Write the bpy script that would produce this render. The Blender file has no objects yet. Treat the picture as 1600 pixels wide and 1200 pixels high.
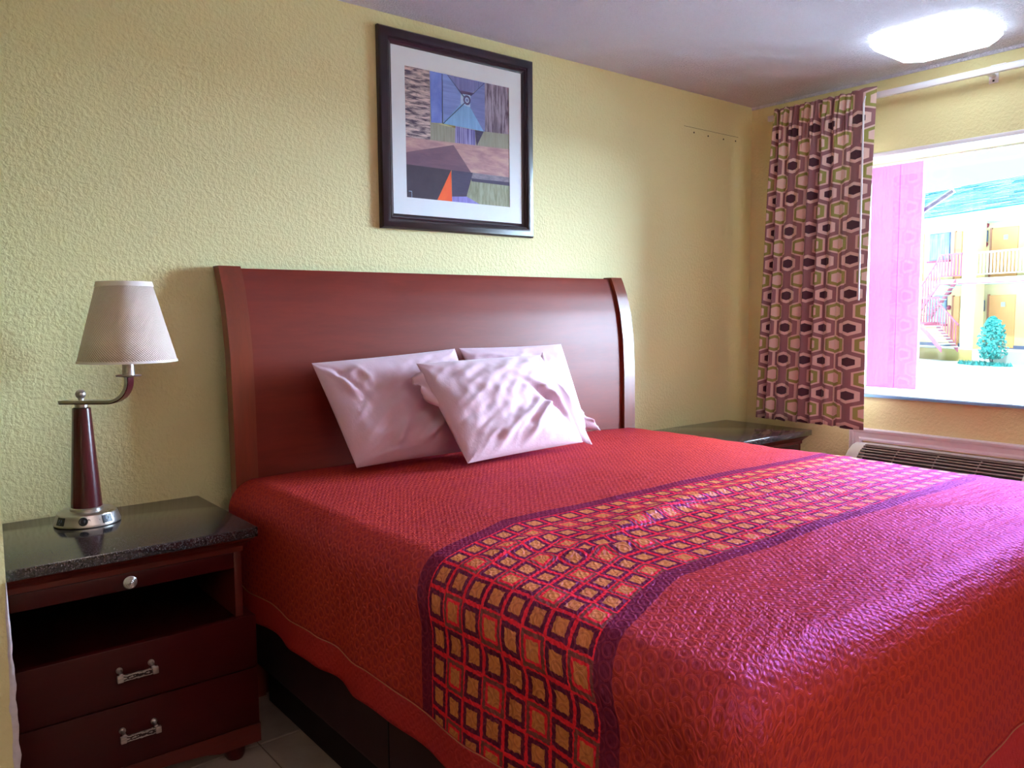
import bpy, bmesh, math, random
from mathutils import Vector, Matrix, noise
random.seed(7)
C = bpy.context.scene.collection
SC = bpy.context.scene
PI = math.pi
FZ = -0.03            # floor level
HC = 2.44             # ceiling level

# ------------------------------------------------------------------ camera
yaw, pit, rol = math.radians(38.82339575), math.radians(-4.99206225), math.radians(-0.47446042)
cy, sy, cp, sp = math.cos(yaw), math.sin(yaw), math.cos(pit), math.sin(pit)
Fv = Vector((sy*cp, cy*cp, sp)); Rv = Vector((cy, -sy, 0)); Uv = Rv.cross(Fv)
R2 = Rv*math.cos(rol)+Uv*math.sin(rol); U2 = -Rv*math.sin(rol)+Uv*math.cos(rol)
cam = bpy.data.cameras.new('camera'); co = bpy.data.objects.new('camera', cam); C.objects.link(co)
cam.sensor_width = 36; cam.lens = 1254.108/1600*36; cam.clip_start = 0.05; cam.clip_end = 300
m = Matrix.Identity(4)
for i in range(3):
    m[i][0] = R2[i]; m[i][1] = U2[i]; m[i][2] = -Fv[i]
m.translation = Vector((-4.0202, -2.79, 1.2825))
co.matrix_world = m
SC.camera = co
SC.view_settings.view_transform = 'Standard'; SC.view_settings.look = 'None'
SC.view_settings.exposure = 0.9; SC.view_settings.gamma = 1.0; SC.view_settings.use_curve_mapping = False
SC.cycles.max_bounces = 10; SC.cycles.diffuse_bounces = 6; SC.cycles.transparent_max_bounces = 12
SC.cycles.sample_clamp_indirect = 6.0
SC.cycles.use_denoising = True
# ------------------------------------------------------------------ sky and daylight
W = bpy.data.worlds.new('sky'); SC.world = W; W.use_nodes = True
bg = W.node_tree.nodes['Background']; bg.inputs[0].default_value = (0.75, 1.0, 1.0, 1); bg.inputs[1].default_value = 0.76
def sun(name, direction, energy, angle, color):
    l = bpy.data.lights.new(name, 'SUN'); l.energy = energy; l.angle = math.radians(angle); l.color = color
    o = bpy.data.objects.new(name, l); C.objects.link(o)
    o.rotation_euler = (-Vector(direction)).to_track_quat('-Z', 'Y').to_euler()
    o.location = (6, -4, 8)
    return o
# broad soft daylight of an overcast-bright sky in front of the window
sun('daylight', (0.80, -0.50, 0.60), 82.0, 95, (0.60, 0.76, 1.0))
# the sun itself, high behind this building: lights the lot and the motel front only
sun('sun', (-0.55, -0.10, 0.80), 3.2, 2, (1.0, 0.98, 0.92))
# added upward fill light behind the camera, no lamp stands there
al = bpy.data.lights.new('fill_light', 'AREA'); al.energy = 78; al.size = 0.5; al.color = (1.0, 0.84, 0.70)
ao = bpy.data.objects.new('fill_light', al); C.objects.link(ao); ao.location = (-3.4, -4.7, 1.7); ao.rotation_euler = (PI, 0, 0)

# ------------------------------------------------------------------ node helper
class N:
    def __init__(s, mat): s.t = mat.node_tree; s.n = s.t.nodes; s.l = s.t.links
    def new(s, typ, **kw):
        x = s.n.new(typ)
        for k, v in kw.items(): setattr(x, k, v)
        return x
    def put(s, sock, v):
        if isinstance(v, bpy.types.NodeSocket): s.l.new(v, sock)
        else:
            if isinstance(v, (tuple, list)) and len(v) == 3 and sock.type == 'RGBA': v = (*v, 1)
            sock.default_value = v
    def m(s, op, a, b=0.0, c=0.0):
        x = s.new('ShaderNodeMath', operation=op); s.put(x.inputs[0], a)
        if len(x.inputs) > 1: s.put(x.inputs[1], b)
        if len(x.inputs) > 2: s.put(x.inputs[2], c)
        return x.outputs[0]
    def mix(s, f, a, b, blend='MIX'):
        x = s.new('ShaderNodeMix', data_type='RGBA', blend_type=blend)
        s.put(x.inputs[0], f); s.put(x.inputs[6], a); s.put(x.inputs[7], b); return x.outputs[2]
    def noise(s, vec, scale, detail=2, rough=0.5, dist=0):
        x = s.new('ShaderNodeTexNoise'); s.put(x.inputs['Vector'], vec); x.inputs['Scale'].default_value = scale
        x.inputs['Detail'].default_value = detail; x.inputs['Roughness'].default_value = rough; x.inputs['Distortion'].default_value = dist
        return x.outputs[0]
    def obj(s): return s.new('ShaderNodeTexCoord').outputs['Object']
    def uv(s): return s.new('ShaderNodeTexCoord').outputs['UV']
    def gen(s): return s.new('ShaderNodeTexCoord').outputs['Generated']
    def pos(s): return s.new('ShaderNodeNewGeometry').outputs['Position']
    def scl(s, vec, sc):
        x = s.new('ShaderNodeVectorMath', operation='MULTIPLY'); s.put(x.inputs[0], vec); x.inputs[1].default_value = sc; return x.outputs[0]
    def xyz(s, vec):
        x = s.new('ShaderNodeSeparateXYZ'); s.put(x.inputs[0], vec); return x.outputs
    def ss(s, v, a, b):          # smoothstep a..b -> 0..1
        x = s.new('ShaderNodeMapRange', interpolation_type='SMOOTHSTEP'); s.put(x.inputs[0], v)
        x.inputs[1].default_value = a; x.inputs[2].default_value = b; return x.outputs[0]
    def bump(s, h, dist, strength=1.0, normal=None):
        x = s.new('ShaderNodeBump'); s.put(x.inputs['Height'], h); x.inputs['Distance'].default_value = dist
        x.inputs['Strength'].default_value = strength
        if normal: s.l.new(normal, x.inputs['Normal'])
        return x.outputs[0]
def M(name, color=(0.8, 0.8, 0.8), rough=0.5, metal=0.0, spec=0.5, coat=0.0, sheen=0.0, sheen_tint=(1, 1, 1), fn=None, emis=None, estr=0, trans=0):
    mt = bpy.data.materials.new(name); mt.use_nodes = True
    b = mt.node_tree.nodes['Principled BSDF']; n = N(mt)
    b.inputs['Base Color'].default_value = (*color, 1); b.inputs['Roughness'].default_value = rough
    b.inputs['Metallic'].default_value = metal; b.inputs['Specular IOR Level'].default_value = spec
    b.inputs['Coat Weight'].default_value = coat; b.inputs['Coat Roughness'].default_value = 0.12
    b.inputs['Sheen Weight'].default_value = sheen; b.inputs['Sheen Tint'].default_value = (*sheen_tint, 1); b.inputs['Sheen Roughness'].default_value = 0.4
    if emis: b.inputs['Emission Color'].default_value = (*emis, 1); b.inputs['Emission Strength'].default_value = estr
    if fn: fn(n, b)
    return mt
def varied(color, amt=0.25, scale=8, bump=0.0, bscale=60, stretch=(1, 1, 1)):
    def fn(n, b):
        v = n.scl(n.obj(), stretch)
        f = n.noise(v, scale, 3)
        lo = tuple(c*(1-amt) for c in color); hi = tuple(min(1, c*(1+amt)) for c in color)
        n.put(b.inputs['Base Color'], n.mix(f, lo, hi))
        if bump: n.put(b.inputs['Normal'], n.bump(n.noise(v, bscale, 3), bump, 0.7))
    return fn
MT = {}
def wall_fn(col):
    def fn(n, b):
        p = n.pos()
        a = n.noise(p, 72, 2, 0.55, 0.2); a2 = n.noise(p, 150, 2, 0.6)
        h = n.m('ADD', n.ss(a, 0.30, 0.72), n.m('MULTIPLY', a2, 0.35))
        n.put(b.inputs['Normal'], n.bump(h, 0.0026, 0.5))
        big = n.noise(p, 1.3, 3)
        n.put(b.inputs['Base Color'], n.mix(n.ss(big, 0.3, 0.7), tuple(c*0.96 for c in col), col))
    return fn
YEL = (0.82, 0.76, 0.40)
MT['wall'] = M('yellow_textured_wall', YEL, 0.6, fn=wall_fn(YEL), spec=0.35)
def ceil_fn(n, b):
    p = n.pos(); a = n.noise(p, 95, 3, 0.7); 
    n.put(b.inputs['Normal'], n.bump(n.ss(a, 0.42, 0.7), 0.006, 1.0))
MT['ceiling'] = M('ceiling_popcorn', (0.84, 0.84, 0.98), 0.9, fn=ceil_fn, spec=0.1)
def tile_fn(n, b):
    p = n.pos(); f = n.noise(p, 5, 5, 0.65); g = n.noise(p, 40, 3)
    c = n.mix(n.ss(f, 0.3, 0.7), (0.30, 0.22, 0.17), (0.44, 0.34, 0.27)); n.put(b.inputs['Base Color'], n.mix(n.m('MULTIPLY', g, 0.3), c, (0.25, 0.18, 0.14)))
    n.put(b.inputs['Normal'], n.bump(f, 0.002, 0.5))
MT['tile'] = M('beige_floor_tile', (0.4, 0.3, 0.25), 0.35, fn=tile_fn)
MT['grout'] = M('grout', (0.20, 0.14, 0.11), 0.9)
def wood_fn(base, contrast=0.35, axis=(3, 3, 30), rough=(0.30, 0.335)):
    def fn(n, b):
        v = n.scl(n.obj(), axis); f = n.noise(v, 2.2, 4, 0.6, 0.4); g = n.noise(v, 14, 3, 0.6)
        k = n.m('ADD', n.m('MULTIPLY', f, 0.7), n.m('MULTIPLY', g, 0.3))
        n.put(b.inputs['Base Color'], n.mix(n.ss(k, 0.35, 0.65), tuple(c*(1-contrast) for c in base), tuple(c*(1+contrast) for c in base)))
        r = n.new('ShaderNodeMapRange'); n.put(r.inputs[0], g); r.inputs[3].default_value = rough[0]; r.inputs[4].default_value = rough[1]
        n.put(b.inputs['Roughness'], r.outputs[0])
    return fn
MT['cherry'] = M('cherry_wood', (0.2, 0.04, 0.02), 0.3, fn=wood_fn((0.175, 0.020, 0.010), 0.10, (1.2, 8, 9), (0.40, 0.43)), spec=0.36)
MT['cherry_post'] = M('cherry_wood_upright', (0.2, 0.04, 0.02), 0.3, fn=wood_fn((0.190, 0.032, 0.012), 0.12, (9, 9, 1.0)), spec=0.6)
MT['mahogany'] = M('dark_mahogany', (0.07, 0.01, 0.01), 0.3, fn=wood_fn((0.042, 0.0026, 0.0026), 0.10, (1.0, 8, 8)), spec=0.28)
MT['mahogany_light'] = M('lighter_mahogany', (0.07, 0.01, 0.01), 0.3, fn=wood_fn((0.085, 0.0105, 0.006), 0.12, (1.0, 8, 8)), spec=0.35)
MT['burgundy'] = M('burgundy_lacquer', (0.075, 0.008, 0.012), 0.25, fn=wood_fn((0.075, 0.009, 0.012), 0.2, (9, 9, 1.0), (0.2, 0.28)), spec=0.6)
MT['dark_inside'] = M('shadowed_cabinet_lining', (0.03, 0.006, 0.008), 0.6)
def granite_fn(n, b):
    p = n.obj(); a = n.noise(p, 170, 3, 0.7); v = n.new('ShaderNodeTexVoronoi'); n.put(v.inputs['Vector'], p); v.inputs['Scale'].default_value = 190
    c = n.mix(n.ss(a, 0.5, 0.72), (0.012, 0.010, 0.012), (0.10, 0.085, 0.09))
    c = n.mix(n.ss(v.outputs['Distance'], 0.35, 0.2), c, (0.16, 0.14, 0.15)); n.put(b.inputs['Base Color'], n.mix(0.35, c, (0.045, 0.034, 0.033)))
MT['granite'] = M('polished_black_granite', (0.02, 0.02, 0.02), 0.14, fn=granite_fn, spec=0.7, coat=0.3)
MT['nickel'] = M('brushed_nickel', (0.62, 0.57, 0.55), 0.28, metal=1.0, fn=lambda n, b: n.put(b.inputs['Roughness'], n.ss(n.noise(n.scl(n.obj(), (4, 4, 200)), 3, 2), -0.6, 2.2)))
def worn_fn(n, b):
    p = n.obj(); a = n.noise(p, 130, 3, 0.7); big = n.noise(p, 26, 2)
    sp_ = n.m('MULTIPLY', n.ss(a, 0.60, 0.66), n.ss(big, 0.42, 0.6))
    n.put(b.inputs['Base Color'], n.mix(sp_, (0.60, 0.54, 0.50), (0.05, 0.03, 0.02))); n.put(b.inputs['Metallic'], n.m('SUBTRACT', 0.75, n.m('MULTIPLY', sp_, 0.7)))
MT['worn_nickel'] = M('pitted_nickel_panel', (0.6, 0.55, 0.5), 0.34, metal=0.7, fn=worn_fn)
def scroll_fn(n, b):
    u = n.xyz(n.obj()); w = n.new('ShaderNodeTexWave', wave_type='RINGS'); n.put(w.inputs['Vector'], n.obj()); w.inputs['Scale'].default_value = 62; w.inputs['Distortion'].default_value = 5; w.inputs['Detail Scale'].default_value = 1.5
    f = n.ss(w.outputs[1], 0.35, 0.6); n.put(b.inputs['Base Color'], n.mix(f, (0.07, 0.05, 0.05), (0.62, 0.57, 0.55))); n.put(b.inputs['Normal'], n.bump(f, 0.002, 1.0))
MT['scroll'] = M('engraved_nickel_scrolls', (0.6, 0.55, 0.5), 0.3, metal=0.9, fn=scroll_fn)
MT['black_plastic'] = M('black_plastic', (0.012, 0.012, 0.02), 0.35)
MT['slot'] = M('socket_slot', (0.12, 0.16, 0.30), 0.5)
def shade_fn(n, b):
    u = n.xyz(n.uv()); a = n.m('SINE', n.m('MULTIPLY', u[0], 2*PI*110)); c = n.m('SINE', n.m('MULTIPLY', u[1], 2*PI*34))
    s = n.m('MULTIPLY', a, c); n.put(b.inputs['Normal'], n.bump(s, 0.0016, 0.8))
    n.put(b.inputs['Base Color'], n.mix(n.ss(s, -1, 1), (0.84, 0.66, 0.56), (0.96, 0.80, 0.70)))
MT['shade'] = M('woven_cream_shade', (0.85, 0.74, 0.68), 0.55, fn=shade_fn, sheen=0.3)
MT['shade_trim'] = M('cream_shade_trim', (0.86, 0.76, 0.70), 0.6)
MT['pillow'] = M('pale_pink_cotton', (0.66, 0.45, 0.53), 0.85, sheen=0.4, fn=lambda n, b: n.put(b.inputs['Normal'], n.bump(n.noise(n.scl(n.uv(), (7, 5, 1)), 5, 4, 0.6, 0.8), 0.004, 0.25)))
def skirt_fn(n, b):
    v = n.scl(n.obj(), (30, 30, 1)); n.put(b.inputs['Base Color'], n.mix(n.noise(v, 8, 2), (0.020, 0.0022, 0.005), (0.038, 0.004, 0.009)))
MT['skirt'] = M('dark_burgundy_fabric', (0.03, 0.004, 0.008), 0.75, fn=skirt_fn)
MT['plinth'] = M('black_bed_base', (0.008, 0.003, 0.004), 0.6)
MT['mattress'] = M('white_mattress_ticking', (0.7, 0.68, 0.66), 0.9, fn=varied((0.7, 0.68, 0.66), 0.05))
MT['white'] = M('white_gloss_paint', (0.80, 0.78, 0.83), 0.35, fn=varied((0.80, 0.78, 0.83), 0.04, 20))
MT['white_plastic'] = M('off_white_plastic', (0.72, 0.69, 0.68), 0.4, fn=varied((0.72, 0.69, 0.68), 0.04, 12))
MT['grille'] = M('taupe_grille_plastic', (0.27, 0.20, 0.19), 0.5, fn=varied((0.27, 0.20, 0.19), 0.08, 30))
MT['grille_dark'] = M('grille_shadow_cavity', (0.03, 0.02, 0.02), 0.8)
MT['plaster'] = M('chipped_white_plaster', (0.72, 0.68, 0.72), 0.95, fn=varied((0.72, 0.68, 0.72), 0.2, 60, 0.004, 90))
MT['frame'] = M('espresso_picture_moulding', (0.022, 0.007, 0.012), 0.28, spec=0.6, fn=varied((0.022, 0.007, 0.012), 0.3, 30))
MT['mat'] = M('white_mat_board', (0.86, 0.94, 1.0), 0.75, fn=varied((0.86, 0.94, 1.0), 0.02, 30))
MT['hole'] = M('wall_hole', (0.05, 0.03, 0.01), 0.9)

# bedspread ------------------------------------------------------
VB0, VB1, CELL, BORD = 1.00, 1.59, 0.0625, 0.045
def spread_fn(hem):
    def fn(n, b):
        u = n.xyz(n.uv()); U, V = u[0], u[1]
        jit = n.m('MULTIPLY', n.m('SUBTRACT', n.noise(n.uv(), 120, 2), 0.5), 0.008)
        U2_, V2_ = n.m('ADD', U, jit), n.m('ADD', V, jit)
        # jacquard rings on a staggered lattice
        def rings(pw, ph, ou, ov):
            a = n.m('SUBTRACT', n.m('FRACT', n.m('DIVIDE', n.m('ADD', U, ou), pw)), 0.5); c = n.m('SUBTRACT', n.m('FRACT', n.m('DIVIDE', n.m('ADD', V, ov), ph)), 0.5)
            a = n.m('MULTIPLY', a, pw); c = n.m('MULTIPLY', c, ph)
            return n.m('SQRT', n.m('ADD', n.m('MULTIPLY', a, a), n.m('MULTIPLY', c, c)))
        P_ = 0.034
        r = n.m('MINIMUM', rings(P_, P_*1.732, 10, 10), rings(P_, P_*1.732, 10+P_/2, 10+P_*0.866))
        disc = n.ss(r, 0.0095, 0.0080)
        ring = n.m('MULTIPLY', n.ss(r, 0.0105, 0.0118), n.ss(r, 0.0160, 0.0148))
        gap = n.ss(r, 0.0160, 0.0172)
        dark = n.m('MAXIMUM', disc, gap)
        big = n.noise(n.uv(), 2.5, 3)
        plain_l = n.mix(big, (0.36, 0.034, 0.0025), (0.47, 0.042, 0.0035))
        plain = n.mix(n.m('MULTIPLY', dark, 0.42), plain_l, (0.16, 0.008, 0.006))
        # runner band: framed squares
        vb = n.m('SUBTRACT', V, VB0)
        inb = n.m('MULTIPLY', n.ss(vb, -0.001, 0.001), n.ss(vb, VB1-VB0+0.001, VB1-VB0-0.001))
        core = n.m('MULTIPLY', n.ss(vb, BORD-0.001, BORD+0.001), n.ss(vb, VB1-VB0-BORD+0.001, VB1-VB0-BORD-0.001))
        cu = n.m('DIVIDE', n.m('ADD', U2_, 10), CELL); cv = n.m('DIVIDE', n.m('ADD', n.m('SUBTRACT', V2_, VB0+BORD), 10*CELL), CELL)
        fu = n.m('ABSOLUTE', n.m('SUBTRACT', n.m('FRACT', cu), 0.5)); fv = n.m('ABSOLUTE', n.m('SUBTRACT', n.m('FRACT', cv), 0.5))
        d = n.m('MULTIPLY', n.m('MAXIMUM', fu, fv), 2)
        iu, iv = n.m('FLOOR', cu), n.m('FLOOR', cv)
        alt = n.m('MULTIPLY', n.m('COMPARE', n.m('MODULO', iu, 2.0), 1.0, 0.1), n.m('COMPARE', n.m('MODULO', iv, 2.0), 1.0, 0.1))
        gold = n.mix(n.m('MULTIPLY', ring, 0.35), (0.60, 0.20, 0.035), (0.36, 0.09, 0.02)); maroon = n.mix(n.m('MULTIPLY', ring, 0.5), (0.085, 0.007, 0.012), (0.22, 0.022, 0.016)); red = (0.80, 0.018, 0.012)
        olive = (0.19, 0.05, 0.02)
        a1 = n.mix(n.ss(d, 0.52, 0.56), gold, maroon); a1 = n.mix(n.ss(d, 0.84, 0.88), a1, red)
        a2 = n.mix(n.ss(d, 0.52, 0.56), gold, red); a2 = n.mix(n.ss(d, 0.72, 0.76), a2, olive)
        sq = n.mix(alt, a1, a2)
        bcol = n.mix(n.m('MULTIPLY', ring, 0.5), (0.13, 0.009, 0.012), (0.24, 0.022, 0.016))
        bandc = n.mix(core, bcol, sq)
        col = n.mix(inb, plain, bandc)
        if hem: col = n.mix(0.55, n.mix(big, (0.34, 0.026, 0.004), (0.44, 0.032, 0.005)), n.mix(n.m('MULTIPLY', dark, 0.2), (0.46, 0.03, 0.01), (0.22, 0.012, 0.006)))
        n.put(b.inputs['Base Color'], col)
        # quilted puckering
        k = 2*PI/0.017
        q = n.m('MULTIPLY', n.m('SINE', n.m('MULTIPLY', U, k)), n.m('SINE', n.m('MULTIPLY', V, k*0.8)))
        w = n.noise(n.scl(n.uv(), (1, 3.2, 1)), 16, 4, 0.6)
        h = n.m('ADD', n.m('ADD', n.m('MULTIPLY', q, 0.0006), n.m('MULTIPLY', w, 0.0075)), n.m('MULTIPLY', ring, 0.0006))
        n.put(b.inputs['Normal'], n.bump(h, 1.0, 0.9))
        n.put(b.inputs['Roughness'], n.m('ADD', 0.36, n.m('MULTIPLY', ring, 0.12)))
        # violet gloss colour stands in for bluish window light glancing off red satin
        gl = n.new('ShaderNodeBsdfGlossy'); gl.inputs['Color'].default_value = (0.056, 0.017, 0.066, 1); gl.inputs['Roughness'].default_value = 0.44
        n.l.new(b.inputs['Normal'].links[0].from_socket, gl.inputs['Normal'])
        ad = n.new('ShaderNodeAddShader'); out = n.n['Material Output']
        n.l.new(b.outputs[0], ad.inputs[0]); n.l.new(gl.outputs[0], ad.inputs[1]); n.l.new(ad.outputs[0], out.inputs[0])
    return fn
MT['spread'] = M('satin_jacquard_bedspread', rough=0.6, spec=0.0, sheen=0.02, sheen_tint=(0.45, 0.08, 1.0), fn=spread_fn(False))
MT['spread_hem'] = M('satin_hem_band', rough=0.6, spec=0.0, sheen=0.02, sheen_tint=(0.65, 0.22, 1.0), fn=spread_fn(True))
MT['thread'] = M('pale_stitching', (0.40, 0.14, 0.08), 0.7)

# curtain --------------------------------------------------------
def curtain_fn(n, b):
    u = n.xyz(n.uv()); W_, H_ = 0.198, 0.171
    def cell(ou, ov):
        a = n.m('MULTIPLY', n.m('ABSOLUTE', n.m('SUBTRACT', n.m('FRACT', n.m('ADD', n.m('DIVIDE', u[0], W_), ou+20)), 0.5)), W_)
        c = n.m('MULTIPLY', n.m('ABSOLUTE', n.m('SUBTRACT', n.m('FRACT', n.m('ADD', n.m('DIVIDE', u[1], H_), ov+20)), 0.5)), H_)
        return a, c
    def hexn(ac, a0, b0, k):     # elongated hexagon norm
        return n.m('MAXIMUM', n.m('DIVIDE', ac[0], a0), n.m('DIVIDE', n.m('ADD', n.m('MULTIPLY', ac[0], k), ac[1]), b0))
    ca_, cb_ = cell(0, 0), cell(0.5, 0.5)
    A = hexn(ca_, 0.076, 0.052, 0.25)     # green ringed hexagons
    B = hexn(cb_, 0.066, 0.040, 0.28)     # plum filled hexagons
    cream, mauve, green, plum = (0.80, 0.60, 0.54), (0.30, 0.145, 0.160), (0.32, 0.32, 0.085), (0.075, 0.026, 0.045)
    e = 0.02
    neck = n.ss(ca_[0], 0.0085, 0.0070)
    col = n.mix(neck, mauve, cream)
    col = n.mix(n.ss(B, 1.24+e, 1.24-e), col, mauve)
    col = n.mix(n.ss(B, 1+e, 1-e), col, cream); col = n.mix(n.ss(B, 0.60+e, 0.60-e), col, plum)
    col = n.mix(n.ss(A, 1+e, 1-e), col, cream); col = n.mix(n.ss(A, 0.84+e, 0.84-e), col, green); col = n.mix(n.ss(A, 0.54+e, 0.54-e), col, cream)
    n.put(b.inputs['Base Color'], col); n.put(b.inputs['Normal'], n.bump(n.noise(n.uv(), 500, 2), 0.0005, 0.4))
MT['curtain'] = M('geometric_print_curtain', rough=0.85, fn=curtain_fn, sheen=0.2)
MT['curtain_back'] = M('curtain_lining', (0.75, 0.68, 0.6), 0.9)
# glass
def glass():
    mt = bpy.data.materials.new('window_glass'); mt.use_nodes = True; n = N(mt); t = mt.node_tree
    t.nodes.remove(t.nodes['Principled BSDF']); o = t.nodes['Material Output']
    tr = n.new('ShaderNodeBsdfTransparent'); tr.inputs[0].default_value = (0.96, 0.99, 0.99, 1); gl = n.new('ShaderNodeBsdfGlossy'); gl.inputs['Roughness'].default_value = 0.02
    fr = n.new('ShaderNodeFresnel'); fr.inputs[0].default_value = 1.35
    mx = n.new('ShaderNodeMixShader'); n.l.new(fr.outputs[0], mx.inputs[0]); n.l.new(tr.outputs[0], mx.inputs[1]); n.l.new(gl.outputs[0], mx.inputs[2]); n.l.new(mx.outputs[0], o.inputs[0])
    return mt
MT['glass'] = glass()
MT['lamp_glass'] = M('lit_acrylic_diffuser', (0.9, 0.95, 0.95), 0.3, emis=(0.72, 0.88, 1.0), estr=3.5, fn=lambda n, b: n.put(b.inputs['Base Color'], n.mix(n.ss(n.noise(n.obj(), 16, 3), 0.62, 0.72), (0.9, 0.95, 0.95), (0.6, 0.62, 0.6))))

# ------------------------------------------------------------------ geometry helpers
OFF = {}
def T(o, label=None, cat=None, group=None, kind=None):
    if label: o['label'] = label
    if cat: o['category'] = cat
    if group: o['group'] = group
    if kind: o['kind'] = kind
    return o
def root(name, loc, rz=0, **kw):
    o = bpy.data.objects.new(name, None); C.objects.link(o); o.location = loc; o.rotation_euler = (0, 0, rz); o.empty_display_size = 0.1
    OFF[o] = Vector(loc) if rz == 0 and kw.pop('world', True) else Vector((0, 0, 0))
    return T(o, **kw)
def link(name, bm, mats, parent=None, smooth=False, uv=False):
    """bm in the frame of the thing (world frame for unrotated things); the object's origin becomes its own centre"""
    me = bpy.data.meshes.new(name)
    vs = [v.co for v in bm.verts]
    c = Vector([(min(v[i] for v in vs)+max(v[i] for v in vs))/2 for i in range(3)])
    bmesh.ops.translate(bm, verts=bm.verts, vec=-c)
    bmesh.ops.recalc_face_normals(bm, faces=bm.faces) if not uv else None
    if smooth:
        for f in bm.faces: f.smooth = True
    bm.to_mesh(me); bm.free()
    if not isinstance(mats, (list, tuple)): mats = [mats]
    for mm in mats: me.materials.append(MT[mm] if isinstance(mm, str) else mm)
    o = bpy.data.objects.new(name, me); C.objects.link(o)
    if parent: o.parent = parent; o.location = c-OFF[parent]
    else: o.location = c
    OFF[o] = c
    if smooth == 'auto':
        me.set_sharp_from_angle(angle=math.radians(35))
    return o
def bbox(bm, x0, x1, y0, y1, z0, z1, bev=0.0, seg=2, mi=0):
    r = bmesh.ops.create_cube(bm, size=1); vs = r['verts']
    bmesh.ops.scale(bm, verts=vs, vec=(abs(x1-x0), abs(y1-y0), abs(z1-z0)))
    bmesh.ops.translate(bm, verts=vs, vec=((x0+x1)/2, (y0+y1)/2, (z0+z1)/2))
    fs = {f for v in vs for f in v.link_faces}
    for f in fs: f.material_index = mi
    if bev:
        es = {e for v in vs for e in v.link_edges}
        bmesh.ops.bevel(bm, geom=list(es), offset=bev, segments=seg, affect='EDGES', profile=0.5)
def box(name, x0, x1, y0, y1, z0, z1, mt, parent=None, bev=0.0, seg=2):
    bm = bmesh.new(); bbox(bm, x0, x1, y0, y1, z0, z1, bev, seg); return link(name, bm, mt, parent, smooth='auto' if bev else False)
def lathe(bm, prof, cx, cy_, seg=40, mi=0, axis=None, caps=True, uvl=None):
    rings = []
    for r, z in prof:
        rings.append([bm.verts.new((cx+r*math.cos(2*PI*i/seg), cy_+r*math.sin(2*PI*i/seg), z)) for i in range(seg)])
    for k in range(len(rings)-1):
        for i in range(seg):
            f = bm.faces.new((rings[k][i], rings[k][(i+1) % seg], rings[k+1][(i+1) % seg], rings[k+1][i])); f.material_index = mi
            if uvl:
                for lp, (uu, vv) in zip(f.loops, ((i, k), (i+1, k), (i+1, k+1), (i, k+1))): lp[uvl].uv = (uu/seg, vv/(len(rings)-1))
    if caps:
        bm.faces.new(rings[0][::-1]).material_index = mi; bm.faces.new(rings[-1]).material_index = mi
    return [v for r in rings for v in r]
def prism(bm, pts, mapf, mi=0):
    """extrude polygon: mapf(p, 0/1) -> vector"""
    a = [bm.verts.new(mapf(p, 0)) for p in pts]; b = [bm.verts.new(mapf(p, 1)) for p in pts]; n = len(pts)
    fs = [bm.faces.new(a), bm.faces.new(b[::-1])]
    for i in range(n): fs.append(bm.faces.new((a[i], b[i], b[(i+1) % n], a[(i+1) % n])))
    for f in fs: f.material_index = mi
def tube(bm, p0, p1, r, seg=8, r2=None, mi=0):
    p0, p1 = Vector(p0), Vector(p1); d = (p1-p0); q = d.to_track_quat('Z', 'Y').to_matrix()
    vs = lathe(bm, [(r, 0), (r2 if r2 is not None else r, d.length)], 0, 0, seg, mi)
    bmesh.ops.transform(bm, matrix=Matrix.Translation(p0) @ q.to_4x4(), verts=vs)
def copy_tree(o, parent=None):
    c = o.copy(); C.objects.link(c); c.parent = parent
    for ch in list(o.children): copy_tree(ch, c)
    return c

# ================================================================== THE ROOM
XL, YB = -6.2, -6.4
WY0, WY1, WZ0, WZ1 = -0.52, -2.10, 0.868, 2.07       # window opening in the right wall
struct = lambda o: T(o, kind='structure')
struct(box('wall_back', XL-0.15, 0.15, 0, 0.15, FZ-0.1, HC+0.1, 'wall'))
bm = bmesh.new(); t = 0.33
bbox(bm, 0, t, YB, WY1, FZ-0.1, HC+0.1); bbox(bm, 0, t, WY0, 0, FZ-0.1, HC+0.1)
bbox(bm, 0, t, WY1, WY0, FZ-0.1, WZ0-0.02); bbox(bm, 0, t, WY1, WY0, WZ1, HC+0.1)
wall_r = struct(link('wall_right', bm, 'wall'))
MT['panel'] = M('bounce_cut_tan', (0.30, 0.21, 0.10), 0.7, fn=varied((0.30, 0.21, 0.10), 0.08, 3))  # dark tone added on the unseen walls to cut bounce onto the bed
struct(box('wall_front', XL-0.15, 0.15, YB-0.15, YB, FZ-0.1, HC+0.1, 'panel'))
struct(box('wall_far_left', XL-0.15, XL, YB, 0, FZ-0.1, HC+0.1, 'panel'))
struct(box('ceiling', XL-0.15, 0.15, YB-0.15, 0.15, HC, HC+0.2, 'ceiling'))
# projecting partition at the left edge of the view
wl = struct(box('wall_left', XL, -3.806, -0.70, -0.60, FZ, HC, 'wall'))
bm = bmesh.new(); zs = []; z = FZ
while z < 0.70: zs.append(z); z += 0.012
prev = None
for i, z in enumerate(zs):
    k = min(1, max(0, (0.70-z)/0.25))
    w_ = (0.004+0.007*abs(noise.noise(Vector((z*24, 1, 0))))+0.010*max(0, noise.noise(Vector((z*9, 4, 0)))))*k+0.0015
    ro = 0.004*noise.noise(Vector((z*30, 7, 0)))*k + (0.006*k)
    a = [bm.verts.new(v) for v in ((-3.806-w_, -0.7008, z), (-3.806-w_*0.4, -0.704, z), (-3.806+ro, -0.7035, z), (-3.806+ro+0.001, -0.685, z))]
    if prev:
        for j in range(3): bm.faces.new((prev[j], prev[j+1], a[j+1], a[j]))
    prev = a
link('chipped_edge', bm, 'plaster', wl, smooth=True)
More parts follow.
